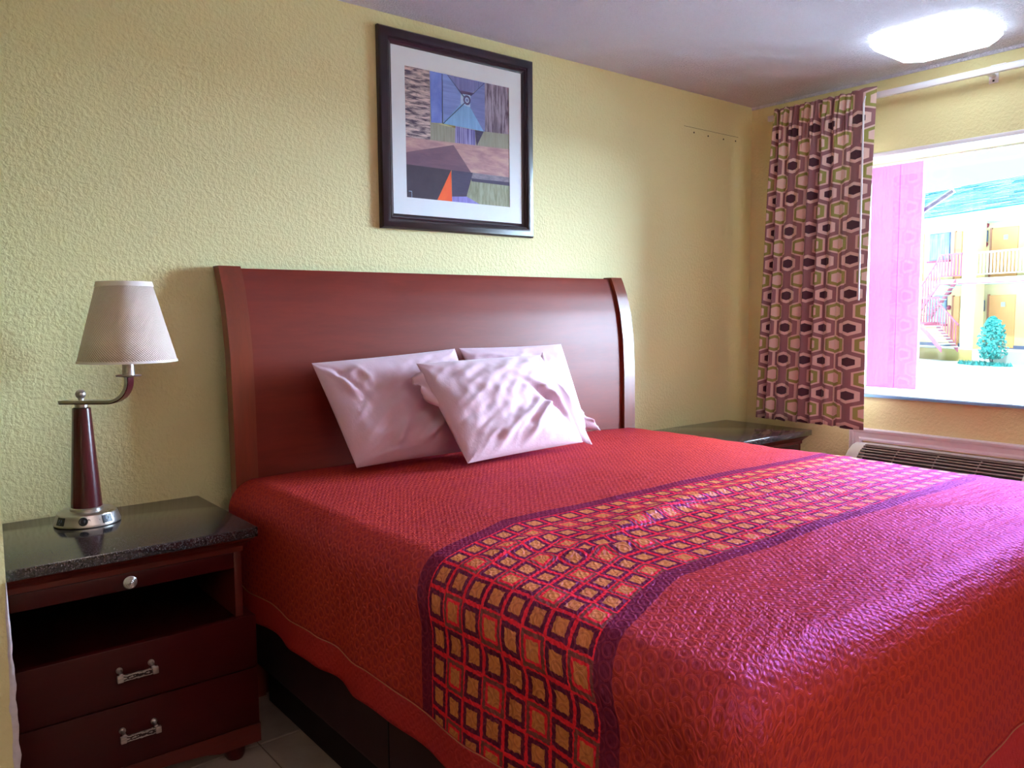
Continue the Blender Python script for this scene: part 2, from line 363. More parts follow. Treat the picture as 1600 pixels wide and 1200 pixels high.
# small screw holes and a scratch high on the back wall
bm = bmesh.new()
for x, z in ((-0.52, 2.235), (-0.40, 2.232), (-0.265, 2.232), (-0.155, 2.236)):
    vs = lathe(bm, [(0.004, 0), (0.0045, 0.002)], 0, 0, 10); bmesh.ops.rotate(bm, verts=vs, cent=(0, 0, 0), matrix=Matrix.Rotation(PI/2, 3, 'X')); bmesh.ops.translate(bm, verts=vs, vec=(x, -0.0005, z))
bbox(bm, -0.60, -0.13, -0.0012, 0.0, 2.2588, 2.2600)
link('screw_holes', bm, 'hole', bpy.data.objects['wall_back'])

# floor with single tiles
fl = struct(box('floor', XL-0.15, 0.15, YB-0.15, 0.15, FZ-0.12, FZ-0.006, 'grout'))
TS = 0.335
bm = bmesh.new(); bbox(bm, -TS/2+0.003, TS/2-0.003, -TS/2+0.003, TS/2-0.003, -0.006, 0.0, 0.0015, 1)
me = bpy.data.meshes.new('tile'); bm.to_mesh(me); bm.free(); me.materials.append(MT['tile'])
x = -3.149+TS/2-TS*7
while x < 0.15:
    y = -0.455+TS/2+TS
    while y > YB-0.1:
        o = bpy.data.objects.new('tile', me); C.objects.link(o); o.parent = fl; o.location = Vector((x, y, FZ))-OFF[fl]; o.rotation_euler = (0, 0, 0)
        if not (x-TS/2 < XL-0.14 or x+TS/2 > 0.14 or y+TS/2 > 0.14 or y-TS/2 < YB-0.14): pass
        y -= TS
    x += TS
for o in list(fl.children):
    p = o.location+OFF[fl]
    if not (XL < p.x < 0 and YB < p.y < 0): bpy.data.objects.remove(o)
# baseboard
struct(box('baseboard_back', XL, 0, -0.012, 0, FZ, 0.06, 'white', bev=0.003))
struct(box('baseboard_right', -0.012, 0, YB, -0.012, FZ, 0.06, 'white', bev=0.003))

bm = bmesh.new(); bbox(bm, -0.007, 0.0, -3.0, 0.0, HC-0.016, HC, 0.002)
struct(link('trim_1', bm, 'ceiling', None))
# window ------------------------------------------------------------
win = root('window_1', (0.30, -1.7, WZ0), kind='structure')
bm = bmesh.new(); fx0, fx1 = 0.295, 0.335; g = 0.022
ZT = 2.045
bbox(bm, fx0, fx1, WY1, WY0, WZ1-0.008, WZ1+0.01); bbox(bm, fx0, fx1, WY1, WY0, WZ0-0.02, WZ0-0.008)
bbox(bm, fx0, fx1, WY0-g, WY0, WZ0, WZ1); bbox(bm, fx0, fx1, WY1, WY1+g, WZ0, WZ1)
link('window_frame', bm, 'white', win)
bm = bmesh.new(); bbox(bm, 0.312, 0.316, WY1+0.01, WY0-0.01, WZ0+0.005, WZ1-0.01); link('pane', bm, 'glass', win)
bm = bmesh.new()   # corner bead along the head of the opening
bbox(bm, -0.006, 0.012, WY1, WY0+0.02, WZ1-0.018, WZ1+0.002, 0.003); link('head_bead', bm, 'white', win, smooth='auto')
bm = bmesh.new(); bbox(bm, -0.022, 0.295, WY1-0.0, WY0+0.0, WZ0-0.026, WZ0-0.010, 0.003); MT['sill'] = M('painted_sill', (0.15, 0.13, 0.115), 0.6, fn=varied((0.15, 0.13, 0.115), 0.1, 14)); sl = link('sill', bm, 'sill', win, smooth='auto')
MT['sill_edge'] = M('pale_blue_sill_edge', (0.20, 0.42, 0.68), 0.4); bm = bmesh.new(); bbox(bm, -0.026, -0.0215, WY1, WY0, WZ0-0.026, WZ0-0.013, 0.001); link('sill_edge', bm, 'sill_edge', sl)

# ================================================================== BED
bed = root('bed', (-2.11, -1.1, FZ), label='wide bed with curved reddish cherry wood headboard against the yellow wall', cat='bed')
prof = [(1.452, -0.062), (1.43, -0.074), (1.37, -0.100), (1.279, -0.126), (1.155, -0.145), (1.0, -0.153), (0.75, -0.155), (0.3, -0.155), (FZ, -0.155)]
def curved(bm, x0, x1, d0, th, z_top=None):
    P = []
    for i in range(len(prof)-1):
        for k in range(4):
            tt = k/4; P.append((prof[i][0]*(1-tt)+prof[i+1][0]*tt, prof[i][1]*(1-tt)+prof[i+1][1]*tt))
    P.append(prof[-1])
    if z_top: P = [(p[0] if p[0] < z_top else z_top, p[1]) for p in P if p[0] <= z_top+0.03]
    vs = []
    for zz, yy in P:
        yy += d0; vs.append([bm.verts.new(v) for v in ((x0, yy, zz), (x1, yy, zz), (x1, yy+th, zz), (x0, yy+th, zz))])
    for a, b in zip(vs, vs[1:]):
        for j in range(4): bm.faces.new((a[j], a[(j+1) % 4], b[(j+1) % 4], b[j]))
    bm.faces.new(vs[0]); bm.faces.new(vs[-1][::-1])
    es = [e for e in bm.edges if abs(e.calc_face_angle(0)) > 1.2]
    bmesh.ops.bevel(bm, geom=es, offset=0.003, segments=2, affect='EDGES', profile=0.5)
bm = bmesh.new(); curved(bm, -3.010, -1.208, 0.016, 0.025, 1.4455); link('headboard_panel', bm, 'cherry', bed, smooth='auto')
for x0, x1 in ((-3.084, -3.008), (-1.210, -1.137)):
    bm = bmesh.new(); curved(bm, x0, x1, 0.0, 0.05); link('headboard_post', bm, 'cherry_post', bed, smooth='auto')
box('plinth', -3.015, -1.20, -2.02, -0.20, FZ, 0.13, 'plinth', bed)
bm = bmesh.new(); bbox(bm, -3.065, -1.15, -2.10, -0.19, 0.115, 0.46, 0.02, 3)
link('box_skirt', bm, 'skirt', bed, smooth='auto')
bm = bmesh.new()
for yy in (-1.10, -1.55):
    bm = bmesh.new(); bbox(bm, -3.0675, -3.064, yy-0.004, yy, 0.13, 0.45); link('skirt_seam', bm, 'plinth', bed)

box('mattress', -3.07, -1.15, -2.10, -0.19, 0.46, 0.70, 'mattress', bed, bev=0.05, seg=4)

# bedspread -----------------------------------------------------------
BX0, BX1, BY0, BY1, RAD = -3.115, -1.105, -2.16, -0.165, 0.095
ZTOP, DROP = 0.748, 0.40
step = 0.0125
def sp_point(a, b, u_):
    """a,b fabric coords inside the flat+drop; returns position"""
    ix0, ix1, iy0 = BX0+RAD, BX1-RAD, BY0+RAD
    pa = min(max(a, ix0), ix1); pb = max(b, iy0)
    dx, dy = a-pa, b-pb; d = math.hypot(dx, dy)
    # top surface
    sag = 0.010*(1-((pa-(ix0+ix1)/2)/1.0)**2)
    q = Vector((pa, pb, 0))
    n1 = noise.noise(Vector((a*2.2, b*4.5, 0.3)))*0.007+noise.noise(Vector((a*5+3, b*13, 2.3)))*0.0035
    fold = 0.0
    for (fx, fy, ang, L, A_, w0) in ((-2.50, -1.42, 0.18, 0.36, 0.020, 0.030), (-2.72, -1.53, -0.25, 0.22, 0.016, 0.024), (-2.25, -1.36, 0.05, 0.40, 0.010, 0.03), (-2.62, -0.80, 0.1, 0.5, 0.007, 0.05), (-2.2, -0.62, -0.1, 0.6, 0.006, 0.05), (-1.6, -1.3, 0.1, 0.5, 0.008, 0.05), (-2.9, -1.38, 0.3, 0.2, 0.012, 0.03), (-1.75, -1.88, -0.5, 0.3, 0.010, 0.04)):
        ex, ey = a-fx, b-fy; s_, t_ = ex*math.cos(ang)+ey*math.sin(ang), -ex*math.sin(ang)+ey*math.cos(ang)
        fold += A_*math.exp(-(s_/L)**2*2-(t_/w0)**2)
    ztop = ZTOP-0.010+sag+n1+fold
    if d < 1e-9: return Vector((a, b, ztop))
    nx, ny = dx/d, dy/d; arc = RAD*PI/2
    if d < arc:
        th = d/RAD; h = RAD*math.sin(th); z = -RAD*(1-math.cos(th)); k = d/arc
    else:
        h = RAD; z = -RAD-(d-arc)*(1+0.30*ny*ny); k = 1
    dd = max(0, d-arc)/(DROP-RAD)
    corner = min(abs(nx), abs(ny))*1.414
    s_along = a*abs(ny)+b*abs(nx)
    ang = math.atan2(ny, nx)
    wav = (0.008*math.sin(s_along*16+1)+0.0015*math.sin(s_along*37+2)+0.010*noise.noise(Vector((s_along*7, z*3, 5))))*dd
    wav += corner*dd*(0.036*math.cos(ang*9.0+0.6)+0.02)
    flare = 0.012*dd+0.006*noise.noise(Vector((s_along*3, 1, 9)))*k
    h += wav+flare
    return Vector((pa+nx*h, pb+ny*h, ztop*1.0+z-0.0*k))
LD = RAD*PI/2+(DROP-RAD)              # outside fabric length
def spread_part(name, d0, d1, mt, parent=None, lift=0.0):
    bm = bmesh.new(); uvl = bm.loops.layers.uv.new('UVMap')
    ax0, ax1, by0 = BX0+RAD-LD, BX1-RAD+LD, BY0+RAD-LD
    na = int((ax1-ax0)/step); nb = int((BY1-by0)/step); V_ = {}
    for i in range(na+1):
        for j in range(nb+1):
            a = ax0+(ax1-ax0)*i/na; b = by0+(BY1-by0)*j/nb
            pa = min(max(a, BX0+RAD), BX1-RAD); pb = max(b, BY0+RAD)
            dx, dy = a-pa, b-pb; d = math.hypot(dx, dy)
            if d > 1e-6:
                mx = LD/max(abs(dx), abs(dy))*d; sc = LD/mx          # shrink square corner to a round one
                a2, b2 = pa+dx*sc, pb+dy*sc
            else: a2, b2 = a, b
            d2 = math.hypot(a2-pa, b2-pb)
            lim = LD
            if d2 > d1+step*1.01 or (d0 > 0 and d2 < d0-step*1.01): continue
            if d2 > 1e-6:
                dc = min(max(d2, d0), d1); a2, b2 = pa+(a2-pa)/d2*dc, pb+(b2-pb)/d2*dc
            p = sp_point(a2, b2, 0)
            # the band drifts a little towards the foot on the left side
            shift = 0.18*max(0, min(1, (-2.75-a)/0.45))
            V_[i, j] = (bm.verts.new(p), (a+2.11, -b-0.165-shift))
    for i in range(na):
        for j in range(nb):
            ks = ((i, j), (i+1, j), (i+1, j+1), (i, j+1))
            if all(k in V_ for k in ks):
                f = bm.faces.new([V_[k][0] for k in ks]); f.smooth = True
                for lp, k in zip(f.loops, ks): lp[uvl].uv = V_[k][1]
    bmesh.ops.dissolve_degenerate(bm, dist=1e-5, edges=bm.edges)
    o = link(name, bm, mt, parent, smooth=True, uv=True)
    md = o.modifiers.new('thickness', 'SOLIDIFY'); md.thickness = 0.005; md.offset = -1
    return o
HEM = 0.085
spread = spread_part('bedspread', 0, LD-HEM, 'spread')
T(spread, 'red orange satin bedspread with a band of gold squares draped over the bed', 'bedspread')
spread_part('hem_band', LD-HEM, LD, 'spread_hem', spread)
bm = bmesh.new(); path = []       # pale stitch line above the hem
ix0, ix1, iy0 = BX0+RAD, BX1-RAD, BY0+RAD; R_ = LD-HEM
yv = BY1
while yv > iy0: path.append(sp_point(ix0-R_, yv, 0)+Vector((-0.0035, 0, 0))); yv -= 0.02
for k in range(19):
    th = PI+PI/2*k/18; path.append(sp_point(ix0+R_*math.cos(th), iy0+R_*math.sin(th), 0)+Vector((math.cos(th), math.sin(th), 0))*0.0035)
xv = ix0
while xv < ix1: path.append(sp_point(xv, iy0-R_, 0)+Vector((0, -0.0035, 0))); xv += 0.02
for k in range(19):
    th = -PI/2+PI/2*k/18; path.append(sp_point(ix1+R_*math.cos(th), iy0+R_*math.sin(th), 0)+Vector((math.cos(th), math.sin(th), 0))*0.0035)
yv = iy0
while yv < BY1: path.append(sp_point(ix1+R_, yv, 0)+Vector((0.0035, 0, 0))); yv += 0.02
for a, b in zip(path, path[1:]):
    if (b-a).length > 1e-4: tube(bm, a, b, 0.0011, 5)
link('stitching', bm, 'thread', spread)

# pillows --------------------------------------------------------------
CREASES = {2.1: [(0.62, -0.15, -1.1, 0.5, 0.06, -0.022), (0.72, -0.1, -1.1, 0.5, 0.07, 0.016), (0.1, -0.35, 0.75, 0.35, 0.05, 0.012), (0.25, -0.45, 0.8, 0.35, 0.05, 0.012), (-0.15, -0.5, 0.75, 0.3, 0.05, 0.012), (0.4, -0.3, 0.7, 0.3, 0.05, 0.011), (-0.4, -0.7, 0.9, 0.3, 0.05, 0.013), (0.0, -0.75, 0.6, 0.3, 0.05, 0.010), (0.3, 0.7, 0.2, 0.5, 0.06, 0.008)],
           1.3: [(-0.35, -0.55, 1.1, 0.3, 0.06, 0.018), (0.1, -0.6, 0.75, 0.35, 0.07, 0.020), (0.45, -0.75, 0.5, 0.3, 0.06, 0.012), (-0.6, -0.85, 0.2, 0.35, 0.05, 0.015), (-0.8, 0.6, -1.2, 0.3, 0.04, 0.012), (-0.7, 0.6, -1.2, 0.3, 0.03, -0.010), (-0.5, 0.7, -1.3, 0.2, 0.04, 0.008)],
           4.7: [(-0.6, 0.85, -0.1, 0.3, 0.06, 0.02), (0.2, 0.8, 0.0, 0.5, 0.05, 0.008)]}
def pillow(bl, br, tl, tr, thick, seed, label, ears=()):
    bl, br, tl, tr = map(Vector, (bl, br, tl, tr)); n_ = 90
    nrm = ((br-bl).cross(tl-bl)).normalized()
    if nrm.y > 0: nrm = -nrm
    bm = bmesh.new(); uvl = bm.loops.layers.uv.new('UVMap')
    def pt(u, v, side):
        uu, vv = u, v
        uu = u*(1-0.012*(1-v*v)); vv = v*(1-0.018*(1-u*u))
        s, t_ = (uu+1)/2, (vv+1)/2
        p = (bl*(1-s)+br*s)*(1-t_)+(tl*(1-s)+tr*s)*t_
        e = max(0, (1-abs(u)**2.6))**0.55*max(0, (1-abs(v)**2.6))**0.55
        th = thick*e
        # gathers running in from corners and edges
        wr = 0
        for cx_, cy__ in ((-1, -1), (1, -1), (-1, 1), (1, 1)):
            dx, dy = u-cx_, v-cy__; rr = math.hypot(dx, dy); an = math.atan2(dy, dx)
            wr += math.sin(an*(8+2*cx_)+seed*3+cx_*2+cy__+2*noise.noise(Vector((u*2, v*2, seed))))*math.exp(-rr*2.4)*0.007
        wr += noise.noise(Vector((u*1.7+seed, v*2.3, seed)))*0.014 + noise.noise(Vector(((u+v)*2.0+seed, (u-v)*6, seed*2)))*0.009+noise.noise(Vector((u*9+seed, v*4, 3)))*0.003
        low = max(0, 0.75-v*0.55)*0.5
        rd = 1-abs(noise.noise(Vector(((u*0.8-v)*3.2+seed, (u+v*0.8)*1.1, seed))))*2.2
        wr += max(0, rd)**3*0.007*low
        rd = 1-abs(noise.noise(Vector(((u*0.6-v)*7+seed*3, (u+v*0.6)*2, seed+4))))*2.2
        wr += max(0, rd)**3*0.004*low
        for cu_, cv_, an_, L_, w_, A_ in CREASES.get(seed, ()):
            ex, ey = u-cu_, v-cv_; s_, t_2 = ex*math.cos(an_)+ey*math.sin(an_), -ex*math.sin(an_)+ey*math.cos(an_)+0.25*(ex*math.cos(an_)+ey*math.sin(an_))**2
            wr += 1.3*A_*math.exp(-(s_/L_)**2-(t_2/w_)**2)
        wr *= min(1, 3*(1-max(abs(u), abs(v))))
        d = (th+wr*(1 if side > 0 else 0.4))
        return p+nrm*(d if side > 0 else -d*0.8)
    gr = {}
    for side in (1, -1):
        for i in range(n_+1):
            for j in range(n_+1):
                edge = i in (0, n_) or j in (0, n_)
                if side < 0 and edge: gr[side, i, j] = gr[1, i, j]; continue
                u = math.sin((i/n_*2-1)*PI/2*0.98)/math.sin(PI/2*0.98) if not edge else (i/n_*2-1 if j in (0, n_) and i not in (0, n_) else (i/n_*2-1))
                v = math.sin((j/n_*2-1)*PI/2*0.98)/math.sin(PI/2*0.98)
                u = math.sin((i/n_*2-1)*PI/2*0.98)/math.sin(PI/2*0.98)
                gr[side, i, j] = bm.verts.new(pt(u, v, side))
    for side in (1, -1):
        for i in range(n_):
            for j in range(n_):
                ks = [(side, i, j), (side, i+1, j), (side, i+1, j+1), (side, i, j+1)]
                if side < 0: ks = ks[::-1]
                f = bm.faces.new([gr[k] for k in ks]); f.smooth = True
                for lp, k in zip(f.loops, ks): lp[uvl].uv = (k[1]/n_, k[2]/n_)
    o = link('pillow', bm, 'pillow', None, smooth=True, uv=True)
    T(o, label, 'pillow', 'pale pink pillows at the headboard')
    for e in ears:                       # loose corner of the pillowcase
        bm = bmesh.new(); uvl = bm.loops.layers.uv.new('UVMap'); P_ = [Vector(q) for q in e]; k_ = 10; g_ = {}
        for i in range(k_+1):
            for j in range(k_+1):
                s, t_ = i/k_, j/k_; p = (P_[0]*(1-s)+P_[1]*s)*(1-t_)+(P_[3]*(1-s)+P_[2]*s)*t_
                p = p+nrm*(0.010*math.sin(s*9+t_*3)*t_+0.006*math.sin(s*17)*t_); g_[i, j] = bm.verts.new(p)
        for i in range(k_):
            for j in range(k_):
                ks = ((i, j), (i+1, j), (i+1, j+1), (i, j+1)); f = bm.faces.new([g_[k] for k in ks]); f.smooth = True
                for lp, k in zip(f.loops, ks): lp[uvl].uv = (k[0]/k_*0.2, k[1]/k_*0.2)
        ear = link('case_flap', bm, 'pillow', o, smooth=True, uv=True); md = ear.modifiers.new('t', 'SOLIDIFY'); md.thickness = 0.004
    return o
PB = 0.765
pillow((-2.745, -0.36, PB), (-2.19, -0.36, PB+0.005), (-2.835, -0.225, 1.120), (-2.24, -0.225, 1.150), 0.062, 1.3, 'pale pillow leaning on the headboard, nearest the lamp nightstand')
pillow((-2.06, -0.30, PB+0.01), (-1.600, -0.30, PB+0.015), (-2.205, -0.205, 1.150), (-1.665, -0.205, 1.150), 0.050, 4.7, 'pink pillow half hidden behind the front pillow, nearest the window',
       ears=[[(-1.65, -0.25, 0.90), (-1.62, -0.30, 0.785), (-1.545, -0.34, 0.775), (-1.60, -0.27, 0.86)]])
pillow((-2.425, -0.56, PB+0.004), (-1.835, -0.52, PB+0.010), (-2.500, -0.36, 1.110), (-1.905, -0.345, 1.118), 0.070, 2.1, 'pink pillow in front of the other two, overlapping both',
       ears=[[(-1.920, -0.36, 1.105), (-1.850, -0.52, 0.785), (-1.790, -0.535, 0.768), (-1.885, -0.335, 1.125)], [(-2.480, -0.375, 1.085), (-2.450, -0.455, 0.95), (-2.500, -0.42, 0.99), (-2.530, -0.37, 1.06)]])

# ================================================================== NIGHTSTANDS
def nightstand(label):
    # built with its right slab edge at x=-3.163, moved for the second
    r = root('nightstand', (-3.48, -0.27, FZ), label=label, cat='nightstand', group='dark nightstands with granite tops')
    X0, X1 = -3.847, -3.163
    box('granite_top', X0, X1, -0.540, -0.004, 0.643, 0.672, 'granite', r, bev=0.003)
    bm = bmesh.new(); pr = [(0.0, 0.643), (0.006, 0.640), (0.010, 0.634), (0.024, 0.622), (0.030, 0.614), (0.030, 0.600), (0.06, 0.600), (0.06, 0.643)]
    fr = lambda e, z: [(X0+0.004+e, -0.01, z), (X0+0.004+e, -0.536+e, z), (X1-0.004-e, -0.536+e, z), (X1-0.004-e, -0.01, z)]
    rows = [[bm.verts.new(p) for p in fr(e, z)] for e, z in pr]
    for a, b in zip(rows, rows[1:]+rows[:1]):
        for j in range(3): bm.faces.new((a[j], a[j+1], b[j+1], b[j]))
    link('cove_moulding', bm, 'mahogany_light', r)
    bx0, bx1 = X0+0.038, X1-0.038
    for a in (bx0, bx1-0.022): box('side_panel', a, a+0.022, -0.500, -0.015, 0.07, 0.602, 'mahogany_light', r, bev=0.001)
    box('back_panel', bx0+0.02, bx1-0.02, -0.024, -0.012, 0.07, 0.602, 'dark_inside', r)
    box('shelf', bx0+0.02, bx1-0.02, -0.500, -0.024, 0.385, 0.405, 'mahogany', r)
    box('top_panel', bx0+0.02, bx1-0.02, -0.49, -0.024, 0.600, 0.612, 'mahogany', r)
    tr = box('pull_out_tray', bx0+0.024, bx1-0.024, -0.505, -0.05, 0.553, 0.598, 'mahogany', r, bev=0.0015)
    kx = (X0+X1)/2-0.003
    bm = bmesh.new(); vs = lathe(bm, [(0.006, 0), (0.006, 0.012), (0.0165, 0.014), (0.0175, 0.018), (0.0145, 0.0205), (0.0135, 0.0195), (0.0105, 0.0225), (0.0095, 0.0215), (0.006, 0.0245), (0.0052, 0.0235), (0.001, 0.027)], 0, 0, 28)
    bmesh.ops.rotate(bm, verts=vs, cent=(0, 0, 0), matrix=Matrix.Rotation(PI/2, 3, 'X')); bmesh.ops.translate(bm, verts=vs, vec=(kx, -0.505, 0.577))
    T(link('knob', bm, 'nickel', tr, smooth='auto'), 'round ringed nickel knob')
    for z0, z1 in ((0.249, 0.405), (0.074, 0.2455)):
        d = box('drawer', X0+0.008, X1-0.008, -0.520, -0.06, z0, z1, 'mahogany', r, bev=0.0025)
        hz = (z0+z1)/2+ (0.004 if z0 > 0.2 else 0.004)
        bm = bmesh.new()
        # arched scroll bar, thin between two square ends
        N_ = 24; prev = None
        for k in range(N_+1):
            s = -1+2*k/N_; xx = kx+0.002+s*0.046; hh = 0.0092-0.0012*abs(math.sin(s*PI*1.5))*(abs(s) < 0.9); yo = -0.545-0.003*(1-s*s)
            ring = [bm.verts.new((xx, yo-0.003, hz-hh)), bm.verts.new((xx, yo+0.003, hz-hh*0.9)), bm.verts.new((xx, yo+0.003, hz+hh*0.9)), bm.verts.new((xx, yo-0.003, hz+hh))]
            if prev:
                for j in range(4): bm.faces.new((prev[j], prev[(j+1) % 4], ring[(j+1) % 4], ring[j]))
            else: bm.faces.new(ring)
            prev = ring
        bm.faces.new(prev[::-1])
        h = link('handle', bm, 'scroll', d); T(h, 'nickel bar handle engraved with scrolls')
        for s in (-1, 1):
            bm = bmesh.new(); xx = kx+0.002+s*0.044
            bbox(bm, xx-0.0075, xx+0.0075, -0.553, -0.543, hz-0.0098, hz+0.0098, 0.002); tube(bm, (xx-s*0.004, -0.520, hz+0.013), (xx-s*0.004, -0.546, hz+0.008), 0.005, 10)
            vs = lathe(bm, [(0.0085, 0), (0.0085, 0.004)], 0, 0, 14); bmesh.ops.rotate(bm, verts=vs, cent=(0, 0, 0), matrix=Matrix.Rotation(PI/2, 3, 'X')); bmesh.ops.translate(bm, verts=vs, vec=(xx-s*0.004, -0.520, hz+0.013))
            e = link('handle_end', bm, 'nickel', d, smooth='auto')
    bm = bmesh.new()   # shaped apron
    def ap(p, k): return Vector((p[0], -0.522 if k == 0 else -0.50, p[1]))
    pts = [(X0+0.006, 0.074), (X0+0.006, 0.018), (X0+0.13, 0.018)]+[(X0+0.13+(X1-X0-0.26)*i/12, 0.018+0.020*math.sin(PI*i/12)**0.5) for i in range(1, 12)]+[(X1-0.13, 0.018), (X1-0.006, 0.018), (X1-0.006, 0.074)]
    prism(bm, pts, ap); link('apron', bm, 'mahogany_light', r)
    for a in (X0+0.006, X1-0.028): box('side_apron', a, a+0.022, -0.50, -0.03, 0.018, 0.074, 'mahogany', r)
    box('bottom_panel', X0+0.03, X1-0.03, -0.498, -0.03, 0.055, 0.072, 'mahogany', r)
    for fx in (X0+0.07, X1-0.07):
        for fy in (-0.475, -0.07):
            bm = bmesh.new(); lathe(bm, [(0.024, FZ), (0.030, FZ+0.012), (0.034, 0.02), (0.035, 0.06)], fx, fy, 24); link('foot', bm, 'mahogany', r, smooth='auto')
    return r
ns = nightstand('dark mahogany nightstand under the table lamp, left of the bed')
ns2 = copy_tree(ns); ns2.location.x += 2.937; ns2.location.y -= 0.012
T(ns2, 'dark nightstand beyond the bed, in the corner under the curtain')

# ================================================================== TABLE LAMP
LX, LY, LZ = -3.533, -0.150, 0.672
lamp = root('table_lamp', (LX, LY, LZ), label='burgundy and nickel table lamp with cream woven shade on the left nightstand', cat='lamp')
bm = bmesh.new(); lathe(bm, [(0.086, LZ), (0.0905, LZ+0.002), (0.0905, LZ+0.006), (0.080, LZ+0.034), (0.075, LZ+0.037), (0.048, LZ+0.039)], LX, LY, 64); base = link('base', bm, 'nickel', lamp, smooth='auto')
T(base, 'round brushed nickel base with sockets and a dial')
PN = math.atan2(-0.94, -0.30)                       # direction the socket panel faces
def cone_pt(ang, t_, off=0.0):
    r0, z0, r1, z1 = 0.0895, LZ+0.0075, 0.0805, LZ+0.0330
    r = r0+(r1-r0)*t_+off; return Vector((LX+r*math.cos(PN+ang), LY+r*math.sin(PN+ang), z0+(z1-z0)*t_))
def patch(name, a0, a1, t0, t1, off, mt, parent, seg=12):
    bm = bmesh.new(); rows = []
    for k in range(seg+1):
        a = a0+(a1-a0)*k/seg; rows.append([bm.verts.new(cone_pt(a, t0, 0)), bm.verts.new(cone_pt(a, t0, off)), bm.verts.new(cone_pt(a, t1, off)), bm.verts.new(cone_pt(a, t1, 0))])
    for a, b in zip(rows, rows[1:]):
        for j in range(4): bm.faces.new((a[j], b[j], b[(j+1) % 4], a[(j+1) % 4]))
    bm.faces.new(rows[0]); bm.faces.new(rows[-1][::-1]); return link(name, bm, mt, parent)
patch('socket_panel', -0.95, 1.05, 0.02, 0.98, 0.0012, 'worn_nickel', base, 30)
for a in (-0.80, 0.76):
    patch('power_socket', a-0.17, a+0.17, 0.08, 0.94, 0.0028, 'black_plastic', base)
    for da, t0, t1 in ((-0.055, 0.45, 0.72), (0.045, 0.45, 0.72), (-0.01, 0.2, 0.34)): patch('socket_slot', a+da-0.012, a+da+0.012, t0, t1, 0.0034, 'slot', base, 2)
bm = bmesh.new(); vs = lathe(bm, [(0.0125, 0), (0.0125, 0.003), (0.010, 0.004), (0.006, 0.003), (0.006, 0.007), (0.003, 0.008)], 0, 0, 24)
p = cone_pt(0.0, 0.5, 0.0012); nn = Vector((math.cos(PN), math.sin(PN), 0.36)).normalized()
bmesh.ops.transform(bm, verts=vs, matrix=Matrix.Translation(p) @ nn.to_track_quat('Z', 'Y').to_matrix().to_4x4()); link('dial', bm, 'black_plastic', base, smooth='auto')
bm = bmesh.new(); lathe(bm, [(0.046, LZ+0.038), (0.046, LZ+0.047), (0.0435, LZ+0.049)], LX, LY, 48); link('lower_collar', bm, 'nickel', lamp, smooth='auto')
bm = bmesh.new(); lathe(bm, [(0.0425, LZ+0.048), (0.0250, LZ+0.343), (0.020, LZ+0.346)], LX, LY, 48); link('column', bm, 'burgundy', lamp, smooth='auto')
bm = bmesh.new(); lathe(bm, [(0.018, LZ+0.344), (0.018, LZ+0.356)], LX, LY, 32); link('upper_collar', bm, 'nickel', lamp, smooth='auto')
AD = Vector((0.76, -0.65, 0)).normalized(); AN = Vector((-AD.y, AD.x, 0))
def arm_path():
    P = [(-0.058, 0.3615), (0.085, 0.3615)]; cxr, czr, rr = 0.085, 0.3615+0.062, 0.062
    for k in range(1, 15): th = -PI/2+PI/2*k/14; P.append((cxr+rr*math.cos(th), czr+rr*math.sin(th)))
    P.append((0.147, 0.436)); return P
def arm(off, th, w, z_):
    bm = bmesh.new(); P = arm_path(); rows = []
    for i, (s, z) in enumerate(P):
        a = Vector(P[max(0, i-1)]); b = Vector(P[min(len(P)-1, i+1)]); tdir = (b-a).normalized(); nn_ = Vector((tdir.y, -tdir.x))
        r = []
        for o_, w_ in ((off, -w), (off, w), (off+th, w), (off+th, -w)):
            q = Vector((s, z))+nn_*o_; r.append(bm.verts.new(Vector((LX, LY, LZ+q.y))+AD*q.x+AN*w_))
        rows.append(r)
    for a, b in zip(rows, rows[1:]):
        for j in range(4): bm.faces.new((a[j], a[(j+1) % 4], b[(j+1) % 4], b[j]))
    bm.faces.new(rows[0]); bm.faces.new(rows[-1][::-1]); return bm
ar = link('arm', arm(-0.005, 0.008, 0.019, 0), 'nickel', lamp, smooth='auto')
link('arm_inlay', arm(0.003, 0.003, 0.0165, 0), 'burgundy', ar, smooth='auto')
bm = bmesh.new(); bmesh.ops.create_uvsphere(bm, u_segments=24, v_segments=14, radius=0.0145, matrix=Matrix.Translation((LX, LY, LZ+0.3845))); tube(bm, (LX, LY, LZ+0.36), (LX, LY, LZ+0.372), 0.008, 16); link('ball_finial', bm, 'nickel', lamp, smooth='auto')
S0 = Vector((LX, LY, LZ))+AD*0.147
bm = bmesh.new(); lathe(bm, [(0.004, S0.z+0.434), (0.034, S0.z+0.437), (0.035, S0.z+0.439), (0.034, S0.z+0.441), (0.004, S0.z+0.440)], S0.x, S0.y, 40); link('drip_plate', bm, 'nickel', lamp, smooth='auto')
bm = bmesh.new(); lathe(bm, [(0.0165, S0.z+0.44), (0.0165, S0.z+0.50)], S0.x, S0.y, 32); link('socket', bm, 'nickel', lamp, smooth='auto')
bm = bmesh.new(); lathe(bm, [(0.004, S0.z+0.5), (0.02, S0.z+0.53), (0.028, S0.z+0.57), (0.022, S0.z+0.60), (0.005, S0.z+0.61)], S0.x, S0.y, 24); link('bulb', bm, 'white', lamp, smooth='auto')
zb, zt, rb, rt = S0.z+0.480, S0.z+0.712, 0.1350, 0.0735
bm = bmesh.new(); uvl = bm.loops.layers.uv.new('UVMap'); lathe(bm, [(rb, zb), (rb*0.75+rt*0.25, zb*0.75+zt*0.25), (rb/2+rt/2, zb/2+zt/2), (rb*0.25+rt*0.75, zb*0.25+zt*0.75), (rt, zt)], S0.x, S0.y, 72, caps=False, uvl=uvl)
